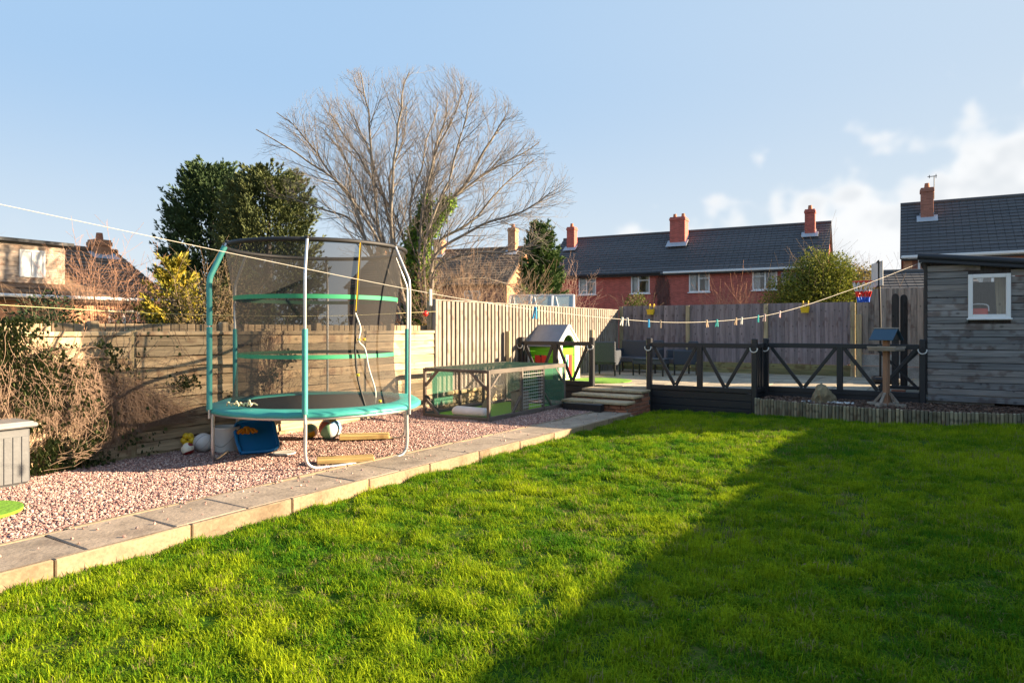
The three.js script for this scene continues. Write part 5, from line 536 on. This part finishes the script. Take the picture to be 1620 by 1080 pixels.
{ // the big bare tree
  const o = thing('bare_tree', 'large leafless spreading tree with ivy on its middle stems', 'tree', V3(-2.55, -0.1, -19)), trunk = new Wires(), crown = new Wires(), ivy = new Leaves();
  const limbs = [[[-1.55, 4.06], [-2.08, 4.82], [-3.03, 5.2], [-4.1, 5.6]], [[-1.27, 3.9], [-1.85, 5.35], [-2.85, 6.1], [-4.0, 6.8]], [[-1.02, 4.0], [-1.55, 5.1], [-2.1, 6.35], [-2.9, 7.5]], [[-1.02, 4.0], [-1.23, 6.3], [-1.3, 7.6], [-1.45, 8.5]], [[-0.9, 4.2], [-1.0, 5.8], [-0.72, 7.1], [-0.6, 8.3]], [[-0.67, 4.0], [-0.6, 6.3], [-0.35, 7.5], [-0.1, 8.35]], [[-0.26, 4.06], [0.12, 5.1], [0.3, 5.87], [0.5, 7.2], [0.72, 8.2]], [[0.03, 3.76], [0.67, 5.06], [1.27, 5.7], [2.0, 6.9], [2.35, 7.5]], [[0.39, 4.06], [1.37, 4.8], [2.2, 5.77], [3.2, 6.7]], [[0.5, 3.7], [1.67, 4.47], [2.85, 4.85], [3.6, 5.3]], [[0.45, 2.9], [1.2, 3.15], [2.1, 3.1], [2.8, 2.85]], [[0.5, 3.3], [1.5, 3.7], [2.5, 3.7], [3.1, 3.9]], [[-0.5, 4.4], [-1.6, 6.2], [-2.3, 7.4], [-2.7, 8.0]], [[0.2, 4.2], [0.9, 5.9], [1.3, 7.2], [1.5, 7.9]], [[0.1, 4.4], [1.6, 6.0], [2.6, 6.6], [3.3, 7.1]], [[-1.1, 4.2], [-2.1, 5.7], [-2.9, 6.7], [-3.5, 7.3]], [[-0.4, 4.3], [-0.25, 6.0], [0.1, 7.4], [0.3, 8.5]], [[0.0, 4.3], [0.4, 6.2], [1.0, 7.5], [1.25, 8.2]], [[-0.8, 4.3], [-1.5, 6.6], [-2.0, 7.7], [-2.2, 8.3]]];
  limbs.forEach((l, k) => { const dz = (k % 2 ? 1 : -1) * rr(0.3, 1.0) * (k === 6 || k === 7 ? 0.3 : 1.6), sx = mix(-0.3, 0.3, (l[0][0] + 1.6) / 2.2), P = [V3(sx, 0, dz * 0.08), V3(mix(sx, l[0][0], 0.35), l[0][1] * 0.45, dz * 0.2), ...l.map(([x, y], i) => V3(x, y, dz * (0.4 + 0.3 * (i + 1)) * 0.6))]; const c = new THREE.CatmullRomCurve3(P), pts = c.getPoints(48), r0 = k > 9 ? 0.05 : k === 6 || k === 7 ? 0.1 : 0.06; for (let i = 6; i < 49; i++) { const w = 0.16 * Math.min(1, i / 20); pts[i].x += w * (nz(i * 0.16 + k * 9, 3, 2, 41) - 0.5); pts[i].z += w * (nz(i * 0.16 + k * 9, 8, 2, 42) - 0.5); } trunk.tube(pts, (t) => r0 * (1 - 0.9 * t) + 0.006, 7);
    const low = k === 10 || k === 11, inside = (q) => { const w = 0.9 + 0.2 * nz(q.x * 1.1 + 30, q.y * 1.1 + q.z, 2, 83); return ((q.x + 0.35) / 4.85) ** 2 + ((q.y - 4.1) / (q.y > 4.1 ? 4.95 : 2.2)) ** 2 + (q.z / 3.4) ** 2 < w; };
    for (let i = 13; i < 49; i += k ? 1 : 2) { const t = i / 48, d = pts[Math.min(48, i + 1)].clone().sub(pts[i - 1]).normalize(); if (R() < (t < 0.35 ? 0.2 : 0.8)) limbOf(crown, pts[i], around(d, rr(0.35, 0.85)), rr(1.1, 2.3) * (1.25 - 0.75 * t) * (low ? 0.5 : 1), 0.017 * (1.3 - 0.8 * t), low ? 0.1 : 0.34, inside, [[0.85, 0.0046, 0.17, 0.7], [0.33, 0.0028, 0.14, 0.68]]); }
    if (k === 6 || k === 7) for (let i = 0; i < 24; i++) for (let j = 0; j < 190; j++) { const p = pts[i + 3].clone().add(V3(gauss(), gauss(), gauss()).multiplyScalar(i < 14 ? 0.24 : 0.17)), d = V3(gauss(), -0.3 + gauss() * 0.5, gauss()).normalize(), s = V3(gauss(), gauss(), gauss()).cross(d).normalize(); if (p.y > 0.2) ivy.leaf(p, d, s, rr(0.07, 0.12), 0.09, mix3([0.09, 0.2, 0.025], [0.3, 0.45, 0.06], R())); } });
  for (let j = 0; j < 2600; j++) { const p = V3(gauss() * 0.4, rr(0.8, 3.6), gauss() * 0.35), d = V3(gauss(), -0.3 + gauss() * 0.5, gauss()).normalize(), s = V3(gauss(), gauss(), gauss()).cross(d).normalize(); ivy.leaf(p, d, s, rr(0.06, 0.11), 0.08, mix3([0.05, 0.09, 0.02], [0.16, 0.22, 0.05], R())); }
  const bark = mat([0.27, 0.235, 0.195], { ...FN, roughness: 0.95 }); part('trunk', trunk.geo(), bark, o, false); part('crown', crown.geo(), mat([0.21, 0.182, 0.16], { roughness: 0.95 }), o, false); part('ivy', ivy.geo(), leafMat, o, false); console.log('tree tris', crown.i.length / 3 | 0);
}
function conifer(name, label, pos, H, Rad, prof, ca, cb, n, spray, group) {
  const o = thing(name, label, 'tree', pos, R() * 6, group), L = new Leaves(), s1 = R() * 50, d = V3(0, 0, 0), sd = V3(0, 0, 0);
  part('trunk', cyl(0.12 + H * 0.012, 0.03, H * 0.92, 0, H * 0.46, 0, 8), M.darkWood, o);
  const clumps = Math.round(n / 38), out = V3(0, 0, 0);   // boughs, each a ragged plume of sprays that points out and up
  for (let q = 0; q < clumps; q++) { const h = Math.pow(R(), 0.8), a = R() * 6.283, lump = 0.72 + 0.4 * nz(a * 1.4 + s1, h * 5 + s1, 2, 17), rad = Rad * prof(h) * lump * (R() < 0.25 ? rr(0.3, 0.8) : rr(0.78, 1)), size = (0.16 + 0.16 * Rad) * rr(0.7, 1.35) * (0.55 + 0.45 * prof(h)), tone = R(); out.set(Math.cos(a), 0.55 + 0.6 * h + gauss() * 0.2, Math.sin(a)).normalize(); const c0 = V3(Math.cos(a) * rad, H * (0.03 + 0.93 * h), Math.sin(a) * rad);
    for (let k = 0; k < 38; k++) { const f = R(), p = c0.clone().addScaledVector(out, size * (f * 2.2 - 0.9)).add(V3(gauss(), gauss(), gauss()).multiplyScalar(size * 0.55 * (1.15 - f))); if (p.y < 0.05) continue; d.copy(out).add(V3(gauss(), gauss(), gauss()).multiplyScalar(0.55)).normalize(); const c = mix3(ca, cb, Math.min(1, Math.max(0, tone * 0.55 + R() * 0.5 - 0.05)));
      for (let j = 0; j < 4; j++) { const dj = d.clone().add(V3(gauss(), gauss(), gauss()).multiplyScalar(0.4)).normalize(); sd.set(gauss(), gauss(), gauss()).cross(dj).normalize(); const g = rr(0.85, 1.15); L.leaf(p, dj, sd, spray * rr(0.5, 1.1), spray * 0.24, [c[0] * g, c[1] * g, c[2] * g]); } } }
  part('crown', L.geo(), needleMat, o, false); return o;
}
const cone = (h) => Math.pow(Math.max(0.02, 1 - h), 0.62) * smooth(-0.15, 0.12, h), egg = (h) => Math.sqrt(Math.max(0.01, 1 - Math.pow(Math.abs(h - 0.3) / 0.72, 2.0)));
conifer('cypress_tree', 'tall dark green cypress behind the trampoline', V3(-11.0, -0.1, -25.0), 7.9, 1.75, egg, [0.026, 0.06, 0.022], [0.085, 0.14, 0.045], 30000, 0.16);
conifer('cypress_tree', 'broad olive green cypress between the dark cypress and bare tree', V3(-8.2, -0.1, -23.0), 7.2, 1.85, egg, [0.04, 0.065, 0.02], [0.14, 0.165, 0.05], 30000, 0.15);
conifer('cypress_tree', 'narrow green conifer between the two far brick houses', V3(0.95, -0.1, -23.0), 5.35, 1.12, cone, [0.035, 0.085, 0.02], [0.13, 0.2, 0.04], 19000, 0.14);
conifer('golden_conifer', 'golden yellow conifer beside the dark cypress', V3(-6.95, -0.1, -14.0), 3.2, 0.75, cone, [0.1, 0.13, 0.015], [0.5, 0.38, 0.03], 4200, 0.12);
function shrub(name, label, pos, lobes, cols, n, leaf, matl, group, stems = 8) { const o = thing(name, label, 'shrub', pos, 0, group), L = new Leaves(), W = new Wires(), d = V3(0, 0, 0), s = V3(0, 0, 0), s1 = R() * 40; const tot = lobes.reduce((a, l) => a + l[3] * l[3] * l[4], 0);
  for (const [x, y, z, rx, ry, ci] of lobes) { const m = Math.round(n * rx * rx * ry / tot); for (let k = 0; k < m; k++) { const a = R() * 6.283, b = Math.acos(rr(-1, 1)), q = Math.pow(R(), 0.45) * (0.7 + 0.55 * nz(a * 2 + s1, b * 3 + x, 3, 37)), p = V3(x + rx * q * Math.sin(b) * Math.cos(a), y + ry * q * Math.cos(b), z + rx * q * Math.sin(b) * Math.sin(a)); if (p.y < 0.1) continue; d.set(gauss() + Math.sin(b) * Math.cos(a), 0.3 + gauss() * 0.7, gauss() + Math.sin(b) * Math.sin(a)).normalize(); s.set(gauss(), gauss(), gauss()).cross(d).normalize(); const c = mix3(cols[2 * ci], cols[2 * ci + 1], Math.pow(R(), 1.3)); L.leaf(p, d, s, leaf * rr(0.7, 1.3), leaf * 0.5, c); } for (let k = 0; k < stems; k++) twig(W, V3(x * 0.6 + gauss() * 0.1, 0.1, z + gauss() * 0.1), V3((x * 0.4 + gauss() * rx * 0.5) / (y + 0.1), 1, gauss() * 0.2).normalize(), y + ry * rr(0.6, 1.02), 0.018, 0.05, 1, 0.35, 4); }
  part('stem', W.geo(), mat([0.2, 0.14, 0.09]), o, false); part('foliage', L.geo(), matl ?? leafMat, o, false); return o; }
shrub('evergreen_shrub', 'dark glossy evergreen shrub in front of the bungalow', V3(-8.6, 0, -12.6), [[0, 1.35, 0, 0.7, 0.95, 0], [-0.7, 0.9, 0, 0.6, 0.8, 0], [0.55, 0.9, 0.1, 0.5, 0.75, 1]], [[0.015, 0.03, 0.015], [0.05, 0.08, 0.03], [0.04, 0.05, 0.015], [0.28, 0.24, 0.02]], 6500, 0.085);
shrub('laurel_shrub', 'big yellow-green evergreen shrub over the back fence', V3(9.4, 0, -21.0), [[0, 2.3, 0, 1.25, 1.8, 0], [-1.05, 2.0, 0.2, 0.85, 1.3, 0], [1.15, 2.2, 0, 0.9, 1.5, 1], [0.3, 3.1, 0, 0.95, 0.95, 0]], [[0.07, 0.11, 0.02], [0.32, 0.33, 0.05], [0.14, 0.13, 0.045], [0.42, 0.32, 0.11]], 42000, 0.085);
shrub('young_evergreen', 'small green shrub below a window of the red house', V3(3.95, 0, -21.5), [[0, 2.1, 0, 0.42, 0.7, 0], [0.2, 1.4, 0, 0.5, 0.9, 0]], [[0.05, 0.09, 0.02], [0.2, 0.23, 0.04]], 4200, 0.07);
shrub('hedge', 'low dark hedge just beyond the upright-board fence', V3(-5.0, 0, -13.6), [[-2.2, 0.95, 0.6, 0.9, 0.95, 0], [-1.0, 1.0, 0.3, 0.9, 1.0, 0], [0.2, 0.95, 0, 0.9, 1.0, 0], [1.3, 0.9, -0.4, 0.8, 1.0, 0], [-3.4, 0.8, 1.0, 0.8, 0.85, 0]], [[0.018, 0.03, 0.012], [0.06, 0.07, 0.025]], 11000, 0.085);
shrub('brown_shrub', 'loose brown and olive shrub between the golden conifer and trampoline', V3(-5.95, 0, -13.0), [[0, 1.6, 0, 0.75, 1.0, 0], [0.5, 1.9, -0.3, 0.6, 1.0, 0]], [[0.06, 0.05, 0.025], [0.22, 0.17, 0.08]], 3600, 0.07);
shrub('dry_grass_clump', 'rusty dry plant clump beside the ivy clad trunk', V3(-1.7, 0, -14.6), [[0, 1.4, 0, 0.45, 0.4, 0], [-0.9, 1.1, 0, 0.5, 0.7, 1]], [[0.25, 0.14, 0.03], [0.5, 0.33, 0.08], [0.12, 0.06, 0.03], [0.3, 0.16, 0.09]], 2200, 0.09);
function twigShrub(name, label, pos, n, H, spread, c, r = 0.009, lv = 1) { const o = thing(name, label, 'shrub', pos), W = new Wires(); for (let k = 0; k < n; k++) { const a = R() * 6.283, q = Math.sqrt(R()) * spread; twig(W, V3(Math.cos(a) * q * 0.3, 0, Math.sin(a) * q * 0.3), V3(Math.cos(a) * q * 0.75, H, Math.sin(a) * q * 0.75).normalize(), H * rr(0.65, 1.05), r, 0.12, lv, 0.3, 4, 0.05); } part('stems', W.geo(), mat(c, { roughness: 0.9 }), o, false); return o; }
twigShrub('bare_shrub', 'tall leafless reddish shrub in front of the bungalow', V3(-8.35, 0, -14.2), 34, 3.15, 1.5, [0.36, 0.2, 0.13], 0.012, 2);
twigShrub('bare_shrub', 'dried russet flower stems below the red house windows', V3(6.7, 0, -20.6), 60, 2.85, 1.0, [0.42, 0.22, 0.13], 0.009, 1);
twigShrub('bare_shrub', 'pinkish bare bush at the corner of the red house', V3(1.95, 0, -24.5), 13, 3.6, 0.8, [0.4, 0.27, 0.22], 0.012, 2);
twigShrub('bare_sapling', 'single thin bare sapling behind the tall fence corner', V3(3.3, 0, -21), 2, 3.4, 0.3, [0.34, 0.2, 0.15], 0.014, 1);
twigShrub('bare_shrub', 'tangled brown brushwood around the ivy clad trunk', V3(-0.9, 0, -18.2), 60, 3.3, 2.3, [0.3, 0.2, 0.13], 0.012, 2);
twigShrub('bare_tree_far', 'faint bare treetop beyond the bungalow roof', V3(-30, 0, -38), 16, 6.0, 2.5, [0.3, 0.22, 0.2], 0.05, 2);
twigShrub('bare_tree_far', 'faint bare treetop behind the basketball hoop', V3(24, 0, -48), 12, 6.4, 1.6, [0.34, 0.27, 0.25], 0.05, 2);

scene.traverse((m) => { if (m.isMesh) { m.castShadow = true; m.receiveShadow = true; } });
renderer.setSize(1024, 682);
renderer.render(scene, camera);
